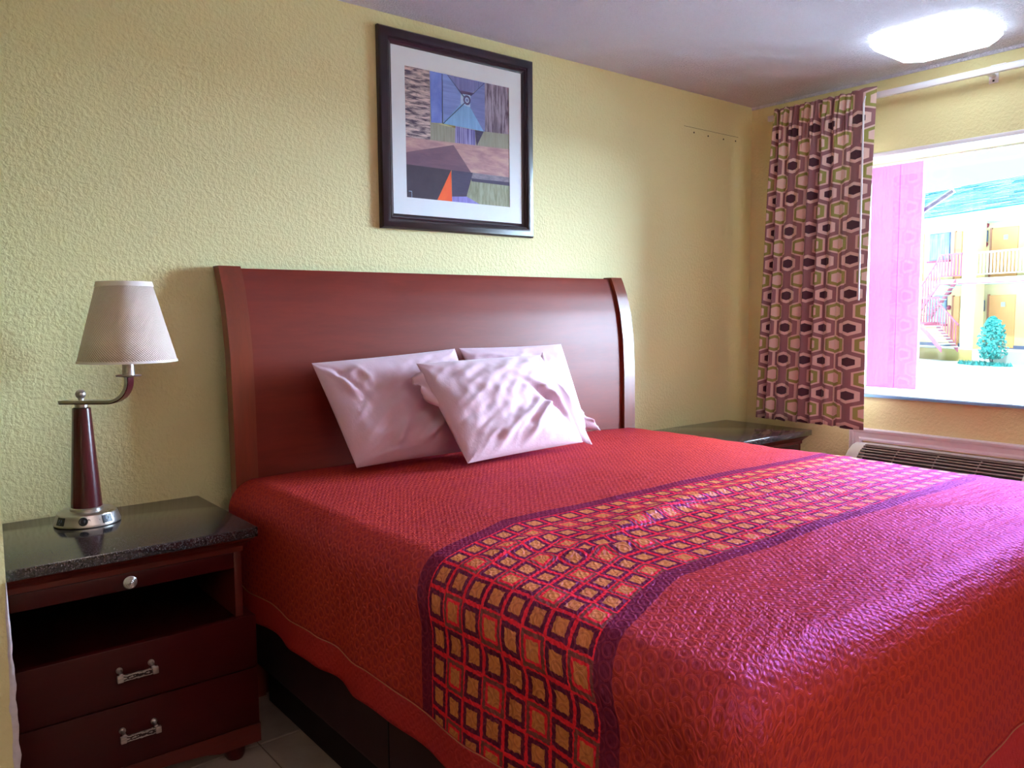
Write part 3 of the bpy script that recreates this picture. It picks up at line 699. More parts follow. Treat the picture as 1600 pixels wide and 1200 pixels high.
sh = link('lamp_shade', bm, 'shade', lamp, smooth=True, uv=True); md = sh.modifiers.new('t', 'SOLIDIFY'); md.thickness = 0.002; md.offset = -1
for r_, z0, z1 in ((rt, zt-0.013, zt+0.001), (rb, zb-0.001, zb+0.006)):
    bm = bmesh.new(); k = (rb-rt)/(zt-zb)*(z1-z0); r_lo = r_ if r_ == rb else r_+k; r_hi = r_lo-k
    lathe(bm, [(r_lo-0.003, z0), (r_lo+0.0015, z0), (r_hi+0.0015, z1), (r_hi-0.003, z1), (r_lo-0.003, z0)], S0.x, S0.y, 72, caps=False); link('shade_trim', bm, 'shade_trim', sh, smooth='auto')
bm = bmesh.new()
for k in range(3): tube(bm, (S0.x, S0.y, zt-0.012), (S0.x+rt*math.cos(k*2.094+0.5), S0.y+rt*math.sin(k*2.094+0.5), zt-0.004), 0.0015, 6)
tube(bm, (S0.x, S0.y, S0.z+0.6), (S0.x, S0.y, zt+0.004), 0.003, 8); link('shade_spider', bm, 'nickel', sh)

# ================================================================== PICTURE
px0, px1, pz0, pz1 = -2.432, -1.660, 1.620, 2.386
pic = root('framed_picture', ((px0+px1)/2, 0, (pz0+pz1)/2), label='framed abstract art print with white mat and dark frame hung above the headboard', cat='picture')
fw = 0.060
prf = [(0, -0.002), (0, -0.018), (0.006, -0.026), (0.022, -0.031), (0.036, -0.028), (0.040, -0.022), (0.044, -0.024), (0.048, -0.017), (0.056, -0.012), (fw, -0.010), (fw, -0.004)]
bm = bmesh.new(); rows = []
for e, y in prf: rows.append([bm.verts.new(p) for p in ((px0+e, y, pz0+e), (px1-e, y, pz0+e), (px1-e, y, pz1-e), (px0+e, y, pz1-e))])
for a, b in zip(rows, rows[1:]):
    for j in range(4): bm.faces.new((a[j], a[(j+1) % 4], b[(j+1) % 4], b[j]))
link('frame', bm, 'frame', pic, smooth='auto')
ax0, ax1, az0, az1 = -2.310, -1.786, 1.748, 2.256
bm = bmesh.new()
for a, b, c, d in ((px0+0.05, px1-0.05, pz0+0.05, az0), (px0+0.05, px1-0.05, az1, pz1-0.05), (px0+0.05, ax0, az0, az1), (ax1, px1-0.05, az0, az1)): bbox(bm, a, b, -0.0095, -0.0065, c, d)
link('mat_board', bm, 'mat', pic)
def art_mat(name, col, col2=None, scl=(1, 1), amt=0.5):
    def fn(n, b):
        c2 = col2 or tuple(c*0.8 for c in col)
        f = n.noise(n.scl(n.pos(), (scl[0], 1, scl[1])), 1.0, 4, 0.65, 0.4)
        n.put(b.inputs['Base Color'], n.mix(n.ss(f, 0.5-amt*0.25, 0.5+amt*0.25), col, c2))
    return M('print_'+name, col, 0.7, fn=fn)
AM = {'bark': ((0.05, 0.03, 0.07), (0.75, 0.60, 0.56), (16, 95), 0.55), 'blue': ((0.26, 0.34, 0.75), (0.14, 0.20, 0.62), (16, 9), 0.9), 'sky': ((0.27, 0.36, 0.72), (0.19, 0.25, 0.58), (6, 80), 0.8), 'slate': ((0.13, 0.13, 0.32), (0.24, 0.24, 0.48), (110, 5), 0.8),
      'pale': ((0.55, 0.72, 0.88), (0.42, 0.60, 0.85), (20, 20), 0.6), 'aqua': ((0.28, 0.52, 0.80), (0.20, 0.38, 0.68), (110, 6), 0.8), 'steel': ((0.16, 0.18, 0.42), (0.22, 0.25, 0.52), (6, 80), 0.8), 'trunk': ((0.07, 0.035, 0.065), (0.42, 0.34, 0.42), (75, 9), 0.7),
      'khaki': ((0.26, 0.26, 0.19), (0.36, 0.36, 0.28), (90, 7), 0.8), 'violet': ((0.10, 0.08, 0.28), (0.40, 0.38, 0.68), (130, 3), 0.5), 'shade': ((0.045, 0.03, 0.075), (0.07, 0.05, 0.10), (12, 40), 0.8), 'peach': ((0.62, 0.40, 0.36), (0.36, 0.19, 0.22), (9, 40), 0.9),
      'plum': ((0.14, 0.07, 0.11), (0.20, 0.10, 0.14), (9, 40), 0.8), 'night': ((0.038, 0.02, 0.038), (0.055, 0.03, 0.05), (14, 14), 0.8), 'orange': ((0.90, 0.10, 0.015), (0.95, 0.13, 0.02), (8, 8), 0.5), 'grey': ((0.18, 0.15, 0.20), (0.32, 0.28, 0.33), (25, 60), 0.8),
      'moss': ((0.20, 0.22, 0.13), (0.40, 0.42, 0.30), (60, 12), 0.9), 'lilac': ((0.30, 0.28, 0.68), (0.20, 0.17, 0.50), (60, 8), 0.6), 'plum2': ((0.10, 0.06, 0.14), (0.14, 0.09, 0.2), (8, 8), 0.5), 'ring': ((0.08, 0.07, 0.18), (0.12, 0.1, 0.25), (8, 8), 0.5), 'darkline': ((0.03, 0.04, 0.12), (0.06, 0.07, 0.18), (9, 9), 0.5)}
ART = [
  ('bark',[(0.0,1.0),(0.226,1.0),(0.225,0.466),(0.0,0.46)]), ('blue',[(0.226,1.0),(0.344,1.0),(0.341,0.612),(0.231,0.602)]),
  ('sky',[(0.344,1.0),(0.395,1.0),(0.522,0.874),(0.514,0.79),(0.345,0.612)]), ('slate',[(0.39,1.0),(0.756,1.0),(0.626,0.89),(0.522,0.874)]),
  ('pale',[(0.515,0.873),(0.613,0.877),(0.606,0.778),(0.514,0.79)]), ('aqua',[(0.341,0.61),(0.514,0.79),(0.606,0.778),(0.738,0.602)]),
  ('steel',[(0.756,1.0),(0.752,0.603),(0.738,0.602),(0.606,0.778),(0.613,0.877)]), ('trunk',[(0.754,1.0),(1.0,1.0),(1.0,0.613),(0.752,0.603)]),
  ('khaki',[(0.225,0.602),(0.46,0.591),(0.452,0.465),(0.225,0.467)]), ('violet',[(0.46,0.607),(0.651,0.601),(0.657,0.464),(0.452,0.46)]),
  ('khaki',[(0.738,0.602),(1.0,0.613),(1.0,0.488),(0.664,0.475)]), ('shade',[(0.651,0.602),(0.738,0.602),(0.664,0.470)]),
  ('peach',[(0.0,0.46),(1.0,0.488),(1.0,0.252),(0.398,0.249),(0.0,0.253)]), ('plum',[(0.0,0.345),(0.439,0.453),(0.608,0.25),(0.417,0.251),(0.0,0.253)]),
  ('night',[(0.0,0.253),(0.417,0.251),(0.278,0.0),(0.0,0.0)]), ('orange',[(0.413,0.251),(0.418,0.0),(0.278,0.0)]),
  ('shade',[(0.417,0.251),(0.622,0.252),(0.608,0.20),(0.56,0.052),(0.526,0.044),(0.418,0.04)]), ('grey',[(0.622,0.252),(1.0,0.252),(1.0,0.208),(0.608,0.202)]),
  ('shade',[(0.608,0.205),(1.0,0.21),(1.0,0.18),(0.608,0.181)]), ('moss',[(0.608,0.181),(1.0,0.18),(1.0,0.0),(0.688,0.0),(0.56,0.052)]),
  ('lilac',[(0.418,0.04),(0.56,0.052),(0.688,0.0),(0.418,0.0)]), ('plum2',[(0.515,0.898),(0.653,0.897),(0.613,0.874),(0.515,0.872)]),
  ('darkline',[(0.747,0.996),(0.754,0.997),(0.613,0.867),(0.608,0.871)]), ('darkline',[(0.388,0.997),(0.395,0.998),(0.56,0.844),(0.554,0.837)]),
  ('darkline',[(0.338,0.609),(0.345,0.607),(0.56,0.807),(0.554,0.812)]), ('darkline',[(0.338,0.997),(0.344,0.997),(0.341,0.612),(0.335,0.611)]),
  ('peach',[(0.0,0.46),(0.45,0.462),(1.0,0.486),(1.0,0.478),(0.45,0.452),(0.0,0.452)]), ('pale',[(0.02,0.05),(0.048,0.05),(0.048,0.0),(0.045,0.0),(0.045,0.047),(0.02,0.047)])]
names = list(AM); mats = [art_mat(k, *AM[k]) for k in names]
bm = bmesh.new(); lay = 0
def art_poly(k, pts, lay):
    f = bm.faces.new([bm.verts.new((ax0+(ax1-ax0)*u, -0.0066-0.00004*lay, az0+(az1-az0)*v)) for u, v in pts]); f.material_index = names.index(k); f.normal_update()
    if f.normal.y > 0: f.normal_flip()
for k, pts in ART: art_poly(k, pts, lay); lay += 1
for r0, r1, k in ((0.020, 0.036, 'ring'), (0, 0.012, 'steel')):
    for q in range(16):
        a0, a1 = 2*PI*q/16, 2*PI*(q+1)/16; c_ = (0.575, 0.83)
        f = lambda r, a: (c_[0]+r*math.cos(a), c_[1]+r*math.sin(a)*1.1)
        art_poly(k, [f(r0, a0), f(r1, a0), f(r1, a1), f(r0, a1)] if r0 else [c_, f(r1, a0), f(r1, a1)], lay)
bmesh.ops.translate(bm, verts=bm.verts, vec=(0, 0, 0))
me_o = link('art_print', bm, mats, pic, uv=True); T(me_o, 'abstract geometric painting print in blues, browns and orange')

# ================================================================== CURTAIN
cur = root('curtain', (-0.13, -0.5, 0.70), label='pleated curtain printed with green, mauve and plum hexagons beside the window', cat='curtain')
bm = bmesh.new(); uvl = bm.loops.layers.uv.new('UVMap')
NT_, NZ_ = 300, 60
def cur_pt(t_, s):               # t_ along the width from the corner side, s 0 top .. 1 bottom
    ytop0, ytop1, ybot0, ybot1 = -0.235, -0.795, -0.170, -0.785
    pinch = math.exp(-((s-0.075)/0.05)**2)
    open_ = min(1, s/0.25)
    y0 = ytop0+(ybot0-ytop0)*s; y1 = ytop1+(ybot1-ytop1)*s+0.012*math.sin(s*3)
    # last part of the cloth hangs flat
    tt = t_/0.86 if t_ < 0.86 else 1.0
    nf = 7.5; ph = 2*PI*nf*(tt+0.02*math.sin(5*tt))
    y = y0+(y1-y0)*(0.80*tt if t_ < 0.86 else 0.80+0.20*(t_-0.86)/0.14)
    amp = (0.013+0.015*open_)*(0.8+0.4*math.sin(tt*11+1.2)) if t_ < 0.86 else 0
    fade = min(1, (0.88-t_)/0.04) if t_ < 0.88 else 0
    x = -0.132-amp*math.cos(ph)*fade
    x += 0.006*noise.noise(Vector((t_*9, s*2.5, 1)))
    if t_ >= 0.84: x += -0.020*math.sin((t_-0.84)/0.16*PI)-0.008*s
    y += 0.006*math.sin(2*ph)*open_*fade
    if s < 0.16:
        z_ruff = 0.010*math.sin(ph*2+1)*(1-s/0.16)*fade
        x += z_ruff*0.8+0.010*pinch*math.cos(ph*3)*fade
    z = 2.362+(0.69-2.362)*s
    if s > 0.9: z += 0.006*math.cos(ph)*(s-0.9)/0.1
    if s < 0.02: z += 0.004*math.sin(ph)
    return Vector((x, y, z))
arc = [0.0]
for i in range(NT_): arc.append(arc[-1]+(cur_pt((i+1)/NT_, 0.6)-cur_pt(i/NT_, 0.6)).length)
gr = [[bm.verts.new(cur_pt(i/NT_, (j/NZ_)**1.25)) for j in range(NZ_+1)] for i in range(NT_+1)]
for i in range(NT_):
    for j in range(NZ_):
        f = bm.faces.new((gr[i][j], gr[i+1][j], gr[i+1][j+1], gr[i][j+1])); f.smooth = True
        for lp, (a, b) in zip(f.loops, ((i, j), (i+1, j), (i+1, j+1), (i, j+1))): lp[uvl].uv = (arc[a]-arc[-1]+0.085, (2.362+(0.69-2.362)*(b/NZ_)**1.25))
cl = link('cloth', bm, 'curtain', cur, smooth=True, uv=True); md = cl.modifiers.new('t', 'SOLIDIFY'); md.thickness = 0.003
bm = bmesh.new(); tube(bm, (-0.166, -0.748, 2.29), (-0.170, -0.752, 1.335), 0.005, 10); tube(bm, (-0.166, -0.748, 2.29), (-0.150, -0.748, 2.325), 0.003, 6)
T(link('draw_wand', bm, 'white', cur), 'thin white plastic draw wand')

rail = root('curtain_rail', (-0.09, -1.6, 2.33), label='white curtain rail running above the window from the curtain', cat='curtain rail')
bm = bmesh.new(); bbox(bm, -0.103, -0.079, -3.0, -0.17, 2.318, 2.344, 0.002); link('track', bm, 'white', rail, smooth='auto')
bm = bmesh.new(); bbox(bm, -0.1035, -0.1015, -3.0, -0.17, 2.3435, 2.346); bbox(bm, -0.105, -0.102, -1.35, -1.29, 2.343, 2.349, 0.001); link('track_lip', bm, 'white', rail)
for yb in (-0.35, -1.265, -2.6):
    bm = bmesh.new(); bbox(bm, -0.085, 0.0, yb-0.010, yb+0.010, 2.322, 2.334, 0.002); bbox(bm, -0.004, 0.0, yb-0.020, yb+0.020, 2.296, 2.345, 0.002)
    br = link('bracket', bm, 'white', rail, smooth='auto')
    bm = bmesh.new(); bbox(bm, -0.007, -0.003, yb-0.004, yb+0.004, 2.303, 2.311, 0.001); link('screw', bm, 'black_plastic', br)

# ================================================================== CEILING LIGHT
clx, cly = -0.445, -1.20
cl_ = root('ceiling_light', (clx, cly, HC), label='flush white ceiling light with cut corners near the window wall', cat='ceiling light')
def octo(h, c): return [(-h+c, -h), (h-c, -h), (h, -h+c), (h, h-c), (h-c, h), (-h+c, h), (-h, h-c), (-h, -h+c)]
def oct_stack(levels):
    bm = bmesh.new(); rows = [[bm.verts.new((clx+p[0], cly+p[1], z)) for p in octo(h, c)] for h, c, z in levels]
    for a, b in zip(rows, rows[1:]):
        for j in range(8): bm.faces.new((a[j], a[(j+1) % 8], b[(j+1) % 8], b[j]))
    bm.faces.new(rows[0]); bm.faces.new(rows[-1][::-1])
    es = [e for e in bm.edges]
    return bm
link('base_pan', oct_stack([(0.190, 0.055, HC), (0.190, 0.055, HC-0.012)]), 'white', cl_)
bm = oct_stack([(0.205, 0.062, HC-0.006), (0.207, 0.062, HC-0.030), (0.192, 0.058, HC-0.050), (0.150, 0.045, HC-0.060), (0.140, 0.042, HC-0.056), (0.06, 0.02, HC-0.056)])
dif = link('diffuser', bm, 'lamp_glass', cl_, smooth='auto')

# ================================================================== AIR CONDITIONER
ac = root('air_conditioner', (-0.1, -1.2, 0.3), label='through-wall air conditioner with louvred top and white moulded surround below the window', cat='air conditioner')
# surround
bm = bmesh.new(); ya, yb_, za, zc = -0.643, -1.83, 0.02, 0.678
pr = [(0, 0.0), (0, -0.020), (0.006, -0.026), (0.016, -0.024), (0.024, -0.016), (0.048, -0.012), (0.056, -0.018), (0.066, -0.014), (0.066, 0.0)]
rows = [[bm.verts.new(v) for v in ((x, ya-e, za), (x, ya-e, zc-e), (x, yb_+e, zc-e), (x, yb_+e, za))] for e, x in pr]
for a, b in zip(rows, rows[1:]):
    for j in range(3): bm.faces.new((a[j], a[j+1], b[j+1], b[j]))
link('surround', bm, 'white', ac, smooth='auto')
# body with rounded cheeks: section in x-z
sec = [(0, 0.605), (-0.035, 0.605), (-0.075, 0.597), (-0.115, 0.575), (-0.150, 0.540), (-0.175, 0.490), (-0.185, 0.43), (-0.185, 0.10), (-0.175, 0.06), (0, 0.06)]
y0, y1 = -0.690, -1.790
bm = bmesh.new(); gy0, gy1 = y0-0.062, -1.50
prism(bm, sec, lambda p, k: Vector((p[0]*0.985, y0 if k == 0 else gy0, p[1]*0.995)))
prism(bm, sec, lambda p, k: Vector((p[0], gy1 if k == 0 else y1, p[1])))
prism(bm, [s for s in sec if not (-0.16 < s[0] < -0.05 and s[1] > 0.5)][:1]+[(-0.040, 0.605), (-0.045, 0.598), (-0.05, 0.52), (-0.13, 0.47), (-0.181, 0.455)]+sec[6:], lambda p, k: Vector((p[0], gy0 if k == 0 else gy1, p[1])))
link('housing', bm, 'white_plastic', ac, smooth='auto')
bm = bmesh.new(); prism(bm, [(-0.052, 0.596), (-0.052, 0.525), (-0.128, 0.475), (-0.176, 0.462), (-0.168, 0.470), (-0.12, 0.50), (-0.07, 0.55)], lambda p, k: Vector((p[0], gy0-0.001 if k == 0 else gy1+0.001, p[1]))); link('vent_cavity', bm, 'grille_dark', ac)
def sec_at(t_):
    P = [(-0.048, 0.604), (-0.075, 0.597), (-0.115, 0.575), (-0.150, 0.540), (-0.175, 0.490)]
    L = [0]
    for a, b in zip(P, P[1:]): L.append(L[-1]+math.dist(a, b))
    d = t_*L[-1]
    for i in range(len(P)-1):
        if d <= L[i+1]+1e-9:
            k = (d-L[i])/(L[i+1]-L[i]); return P[i][0]*(1-k)+P[i+1][0]*k, P[i][1]*(1-k)+P[i+1][1]*k
for k in range(9):
    x, z = sec_at((k+0.2)/9.2); x2, z2 = sec_at((k+0.78 if k == 0 else k+0.55)/9.2)
    bm = bmesh.new(); prism(bm, [(x, z), (x2, z2), (x2+0.004, z2-0.004), (x+0.006, z-0.006)], lambda p, q: Vector((p[0], gy0 if q == 0 else gy1, p[1]))); link('louvre', bm, 'grille', ac)
for yy in (-0.93, -1.12, -1.31):
    bm = bmesh.new()
    for k in range(14):
        x, z = sec_at(k/14); x2, z2 = sec_at((k+1)/14); prism(bm, [(x+0.002, z-0.0025), (x2+0.002, z2-0.0025), (x2+0.006, z2-0.010), (x+0.006, z-0.010)], lambda p, q: Vector((p[0], yy-0.002+0.004*q, p[1])))
    link('grille_rib', bm, 'grille', ac)

# ================================================================== OUTSIDE
GZ = -1.10
MT['asphalt'] = M('pale_parking_lot', (0.62, 0.72, 0.72), 0.9, fn=varied((0.62, 0.72, 0.72), 0.06, 0.4, 0.01, 8))
MT['post'] = M('rough_magenta_plaster', (0.32, 0.042, 0.30), 0.85, fn=varied((0.32, 0.042, 0.30), 0.12, 6, 0.01, 30, (1, 1, 0.4)))
MT['brace'] = M('violet_painted_metal', (0.020, 0.012, 0.050), 0.6)
MT['e_wall'] = M('motel_cream_wall', (0.72, 0.58, 0.32), 0.9, fn=varied((0.72, 0.58, 0.32), 0.06, 3))
MT['e_white'] = M('motel_white_paint', (0.50, 0.56, 0.54), 0.8)
MT['e_door'] = M('motel_orange_door', (0.78, 0.38, 0.15), 0.7, fn=varied((0.78, 0.38, 0.15), 0.1, 2))
MT['e_jamb'] = M('motel_door_reveal', (0.42, 0.17, 0.10), 0.8)
MT['e_pink'] = M('motel_pink_railing', (0.42, 0.12, 0.20), 0.7)
MT['e_red'] = M('alarm_bell_red', (0.34, 0.04, 0.10), 0.5)
MT['e_glass'] = M('motel_window_drapes', (0.14, 0.26, 0.40), 0.6, fn=lambda n, b: n.put(b.inputs['Base Color'], n.mix(n.ss(n.noise(n.scl(n.obj(), (9, 1, 0.6)), 1.4, 2), 0.35, 0.65), (0.11, 0.21, 0.36), (0.28, 0.38, 0.46))))
MT['e_dark'] = M('motel_blue_trim', (0.10, 0.14, 0.28), 0.7)
MT['e_roof'] = M('teal_shingles', (0.022, 0.15, 0.18), 0.85)
MT['e_roof2'] = M('teal_shingles_light', (0.045, 0.20, 0.225), 0.85)
MT['e_yellow'] = M('yellow_kerb', (0.44, 0.36, 0.14), 0.8)
MT['grass'] = M('teal_grass', (0.03, 0.26, 0.26), 0.9, fn=varied((0.04, 0.28, 0.28), 0.4, 20))
MT['leaf'] = M('teal_leaves', (0.05, 0.34, 0.33), 0.8, fn=varied((0.06, 0.38, 0.36), 0.4, 14))
MT['stem'] = M('shrub_stem', (0.12, 0.1, 0.12), 0.8)
MT['bin'] = M('blue_bin', (0.08, 0.13, 0.36), 0.5)
struct(box('ground', 0.3, 120, -60, 90, GZ-0.3, GZ, 'asphalt'))
bm = bmesh.new(); bbox(bm, 0.335, 1.9, -6, 6, GZ, -0.14); MT['walk'] = M('shade_toned_walk_concrete', (0.18, 0.18, 0.17), 0.9, fn=varied((0.18, 0.18, 0.17), 0.1, 5)); struct(link('walkway', bm, 'walk'))  # concrete darkened as if roofed, to cut daylight bounce into the window
# pink column outside the window
pst = root('outside_screen', (1.02, -0.2, -0.14), label='bright pink boarded screen standing just outside the window beside the curtain', cat='screen')
for ya_, yb2, xo in ((0.35, -0.375, 0.006), (-0.379, -0.516, 0.0)):
    bm = bmesh.new(); bbox(bm, 1.0+xo, 1.03+xo, yb2, ya_, -0.14, 2.95, 0.002, 1); link('board', bm, 'post', pst)
bm = bmesh.new(); bbox(bm, 1.04, 1.07, -0.45, 0.35, 2.70, 2.80); link('batten', bm, 'post', pst)
bc = root('outside_brace', (1.04, -0.5, 1.9), label='violet metal brace slanting up from the pink screen', cat='brace')
bm = bmesh.new(); a, b = Vector((1.032, -0.420, 1.836)), Vector((1.032, -0.675, 1.986)); d = (b-a).normalized(); nn = Vector((0, -d.z, d.y))
prism(bm, [0, 1, 2, 3], lambda p, k: (a if p in (0, 3) else b)+nn*(0.011 if p > 1 else -0.011)+Vector((0.03*k, 0, 0))); link('bar', bm, 'brace', bc)
bm = bmesh.new(); prism(bm, [0, 1, 2, 3], lambda p, k: (a if p in (0, 3) else b)+nn*(0.0112 if p > 1 else 0.0135 if False else -0.0112)*1.0+nn*(-0.004 if p < 2 else -0.0185)+Vector((0.031*k-0.0005, 0, 0))); link('bar_edge', bm, 'e_dark', bc)

# motel building: local x along the facade (to the right in view), local y away from us
th_ = math.atan2(-math.cos(math.radians(22.4)), -math.sin(math.radians(22.4)))
mo = root('motel_building', (36.844, 13.277, 0), th_, label='two storey cream motel building with teal roof across the parking lot', cat='building')
def mbox(name, *a, **k):
    par = k.pop('parent', mo); return box(name, *a, par, **k)
DEP = 1.4
mbox('facade_wall', -16, 14, DEP, DEP+6, -0.6, 5.62, 'e_wall')
mbox('balcony_slab', -1.95, 14, -0.05, DEP, 2.50, 2.78, 'e_white')
mbox('slab_stripe', -1.95, 14, -0.07, -0.05, 2.52, 2.57, 'e_pink')
mbox('balcony_slab', -16, -1.95, 0.6, DEP, 2.50, 2.78, 'e_white')
mbox('sidewalk', -16, 14, -0.9, DEP, GZ-0.1, -0.55, 'e_white')
mbox('sidewalk_edge', -3.4, 1.0, -0.93, -0.90, GZ, -0.55, 'e_yellow')
mbox('column', -0.60, 0.13, 0.0, 0.55, -0.55, 5.5, 'e_white')
mbox('column_side', 0.13, 0.17, 0.02, 0.55, -0.55, 5.5, 'e_wall')
mbox('column', 5.0, 5.7, 0.0, 0.55, -0.55, 5.5, 'e_white'); mbox('column', -6.6, -5.9, 0.0, 0.55, -0.55, 5.5, 'e_white')
mbox('eave', -17, 15, -0.35, DEP, 5.42, 5.86, 'e_white')
# roof: shingle courses as overlapping strips
bm = bmesh.new(); NR = 22
for k in range(NR):
    y0_, z0_ = -0.45+k*0.27, 5.86+k*0.105
    x = -17.0-(k % 2)*0.4
    while x < 15:
        w_ = random.uniform(0.6, 1.1); mi = random.choice((0, 0, 1)); dz = random.uniform(0, 0.03)
        vs = [bm.verts.new(v) for v in ((x, y0_, z0_+0.03+dz), (x+w_, y0_, z0_+0.03+dz), (x+w_, y0_+0.30, z0_+0.118), (x, y0_+0.30, z0_+0.118), (x, y0_, z0_-0.01), (x+w_, y0_, z0_-0.01))]
        f1 = bm.faces.new(vs[:4]); f2 = bm.faces.new((vs[4], vs[5], vs[1], vs[0])); f1.material_index = mi; f2.material_index = mi; x += w_
rf = link('roof_shingles', bm, ['e_roof', 'e_roof2'], mo); rf['kind'] = 'stuff'
bm = bmesh.new(); prism(bm, [(-0.45, 5.84), (5.6, 8.16), (11.5, 5.84)], lambda p, k: Vector((-17+32*k, p[0], p[1]))); link('roof_deck', bm, 'e_roof', mo)
def door(x0, x1, z0, z1, plate=None):
    mbox('door_reveal', x0-0.06, x0+0.05, DEP-0.05, DEP, z0, z1+0.05, 'e_jamb')
    d = mbox('door', x0+0.05, x1, DEP-0.04, DEP, z0, z1, 'e_door')
    if plate: box('number_plate', plate[0]-0.11, plate[0]+0.11, DEP-0.07, DEP-0.041, plate[1]-0.11, plate[1]+0.11, 'e_white', d)
door(-2.45, -2.04, 2.78, 5.2); door(-1.19, -0.91, 2.78, 5.16); door(-0.34, 1.13, 2.78, 5.13, (0.50, 4.68)); door(-4.67, -4.5, 2.78, 5.3)
door(-2.45, -2.05, -0.5, 1.98); door(-1.26, -0.88, -0.5, 2.0); door(-0.33, 1.13, -0.5, 1.98, (0.51, 1.54)); door(3.0, 4.2, 2.78, 5.13); door(3.0, 4.2, -0.5, 1.98)
for x0, x1, z0, z1 in ((-4.10, -2.77, 3.86, 5.24), (-4.10, -2.84, 0.6, 2.0)):
    w_ = mbox('window_frame', x0, x1, DEP-0.04, DEP, z0, z1, 'e_dark'); box('window_drapes', x0+0.05, x1-0.05, DEP-0.06, DEP-0.041, z0+0.05, z1-0.05, 'e_glass', w_)
    mbox('window_ledge', x0-0.1, x1+0.05, DEP-0.12, DEP, z0-0.12, z0-0.02, 'e_red')
for x, z in ((-0.62, 5.34), (-0.64, 4.43), (-2.71, 2.2), (-2.70, 1.42)):
    bm = bmesh.new(); vs = lathe(bm, [(0.12, 0), (0.12, 0.05), (0.07, 0.10)], 0, 0, 16); bmesh.ops.rotate(bm, verts=vs, cent=(0, 0, 0), matrix=Matrix.Rotation(PI/2, 3, 'X')); bmesh.ops.translate(bm, verts=vs, vec=(x, DEP, z)); link('alarm_bell', bm, 'e_red', mo)
for x, z in ((-0.66, 4.82), (-0.68, 1.48)):
    w_ = mbox('wall_lamp', x-0.13, x+0.13, DEP-0.12, DEP, z-0.27, z+0.27, 'e_dark', bev=0.02); box('lamp_cover', x-0.10, x+0.10, DEP-0.14, DEP-0.121, z-0.23, z+0.23, 'e_glass', w_)
mbox('base_trim', -16, 14, DEP-0.03, DEP, -0.55, -0.38, 'e_dark')
def railing(x0, x1, y, z0, z1, mt, pitch=0.19):
    mbox('top_rail', x0, x1, y-0.04, y+0.04, z1-0.07, z1, mt); mbox('bottom_rail', x0, x1, y-0.03, y+0.03, z0, z0+0.05, mt)
    x = x0+0.05
    while x < x1: mbox('baluster', x, x+0.06, y-0.02, y+0.02, z0+0.05, z1-0.07, mt); x += pitch
railing(0.17, 5.0, -0.02, 2.92, 3.98, 'e_white'); railing(-1.90, -0.60, -0.02, 2.92, 4.02, 'e_pink')
# stairs
st = root('outside_staircase', (36.844, 13.277, 0), th_, label='pink metal outdoor staircase climbing the motel front', cat='staircase')
def sloped(name, p0, p1, th, y0, y1, mt, par=st):
    bm = bmesh.new(); prism(bm, [(p0[0], p0[1]), (p1[0], p1[1]), (p1[0], p1[1]-th), (p0[0], p0[1]-th)], lambda p, k: Vector((p[0], y0 if k == 0 else y1, p[1]))); return link(name, bm, mt, par)
sloped('stringer', (-2.35, 1.10), (-0.9, 2.78), 0.26, -1.04, -0.98, 'e_pink'); sloped('stringer', (-2.35, 1.10), (-0.9, 2.78), 0.26, -0.10, -0.04, 'e_pink')
sloped('handrail', (-2.35, 2.15), (-0.95, 3.86), 0.09, -1.04, -0.98, 'e_pink')
for k in range(9):
    x = -2.3+k*0.165; box('tread', x, x+0.24, -1.0, -0.08, 1.02+k*0.19, 1.07+k*0.19, 'e_white', st)
    box('baluster', x, x+0.045, -1.03, -0.99, 1.15+k*0.196, 2.13+k*0.20, 'e_pink', st)
box('landing', -3.6, -0.85, -2.1, -1.0, 0.62, 0.72, 'e_pink', st)
for x in [-3.5+k*0.17 for k in range(16)]: box('baluster', x, x+0.045, -1.07, -1.03, 0.72, 1.85, 'e_pink', st)
box('handrail', -3.6, -0.85, -1.08, -1.02, 1.85, 1.93, 'e_pink', st)
for y_ in (-2.1, -1.15):
    sloped('stringer', (-0.87, 0.66), (0.42, -0.42), 0.24, y_, y_+0.05, 'e_pink'); 
sloped('handrail', (-0.87, 1.72), (0.42, 0.62), 0.08, -1.15, -1.10, 'e_pink')
for k in range(8):
    x = -0.85+k*0.155; box('tread', x-0.03, x+0.20, -2.06, -1.14, 0.50-k*0.135, 0.56-k*0.135, 'e_white', st)
    box('baluster', x, x+0.04, -1.14, -1.11, 0.62-k*0.135, 1.66-k*0.135, 'e_pink', st)
for x in (-3.5, -1.35): box('leg', x, x+0.09, -2.05, -1.96, GZ, 0.62, 'e_pink', st)
sloped('cross_brace', (-3.0, GZ+0.1), (-1.6, 1.9), 0.06, -2.12, -2.08, 'e_pink')
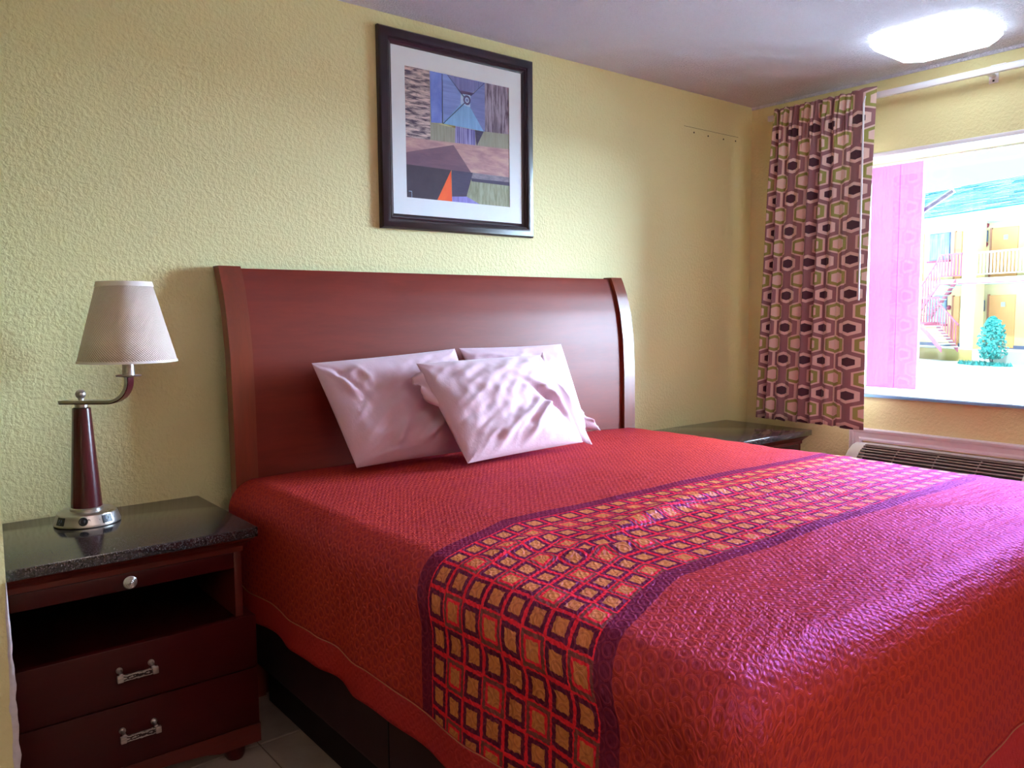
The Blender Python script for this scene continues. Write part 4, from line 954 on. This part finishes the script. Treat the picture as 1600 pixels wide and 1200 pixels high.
# grass, shrub, bin (world frame)
def L2W(x, y, z): c_, s_ = math.cos(th_), math.sin(th_); return Vector((36.844+c_*x-s_*y, 13.277+s_*x+c_*y, z))
bm = bmesh.new()
for cx_, cyy, rx, ry in ((-2.6, -3.0, 2.7, 0.8), (3.0, -2.3, 1.3, 0.5)):
    for k in range(500):
        a = random.uniform(0, 2*PI); r = math.sqrt(random.random()); p = L2W(cx_+rx*r*math.cos(a), cyy+ry*r*math.sin(a), GZ); h = random.uniform(0.06, 0.2); d = random.uniform(0, PI)
        q = Vector((math.cos(d), math.sin(d), 0))*0.07; bm.faces.new([bm.verts.new(v) for v in (p-q, p+q, p+Vector((random.uniform(-.05, .05), random.uniform(-.05, .05), h)))])
T(link('grass', bm, 'grass', None), 'patches of teal grass along the motel kerb', 'grass', kind='stuff')
shr = root('shrub', tuple(L2W(3.0, -1.9, GZ)), label='small round teal shrub in front of the lower motel door', cat='shrub')
o0 = L2W(3.0, -1.9, GZ); bm = bmesh.new()
for k in range(1500):
    h = random.random(); zz = 0.28+1.80*h; rad = 0.60*math.sqrt(max(0.02, 1-abs(h-0.36)**1.5/0.53)); a = random.uniform(0, 2*PI); r = rad*random.random()**0.4*(0.8+0.25*math.sin(a*5+h*9))
    c_ = o0+Vector((r*math.cos(a), r*math.sin(a), zz)); s = random.uniform(0.05, 0.11)
    q1 = Vector((random.uniform(-1, 1), random.uniform(-1, 1), random.uniform(-.6, 1))).normalized()*s; q2 = q1.cross(Vector((random.uniform(-1, 1), random.uniform(-1, 1), random.uniform(-1, 1)))).normalized()*s*0.5
    bm.faces.new([bm.verts.new(v) for v in (c_-q1, c_+q2, c_+q1, c_-q2)])
fo = link('foliage', bm, 'leaf', shr); fo['kind'] = 'stuff'
bm = bmesh.new()
for a in (0, 2, 4): tube(bm, o0, o0+Vector((0.25*math.cos(a), 0.25*math.sin(a), 0.9)), 0.03, 6, 0.015)
link('stem', bm, 'stem', shr)
bn = L2W(-2.55, -2.6, GZ)
bin_ = root('trash_bin', tuple(bn), label='blue trash bin under the motel staircase', cat='trash bin')
bm = bmesh.new(); lathe(bm, [(0.30, bn.z), (0.36, bn.z+0.95)], bn.x, bn.y, 20); link('body', bm, 'bin', bin_, smooth='auto')
bm = bmesh.new(); lathe(bm, [(0.39, bn.z+0.95), (0.39, bn.z+1.0), (0.25, bn.z+1.1)], bn.x, bn.y, 20); link('lid', bm, 'e_dark', bin_, smooth='auto')
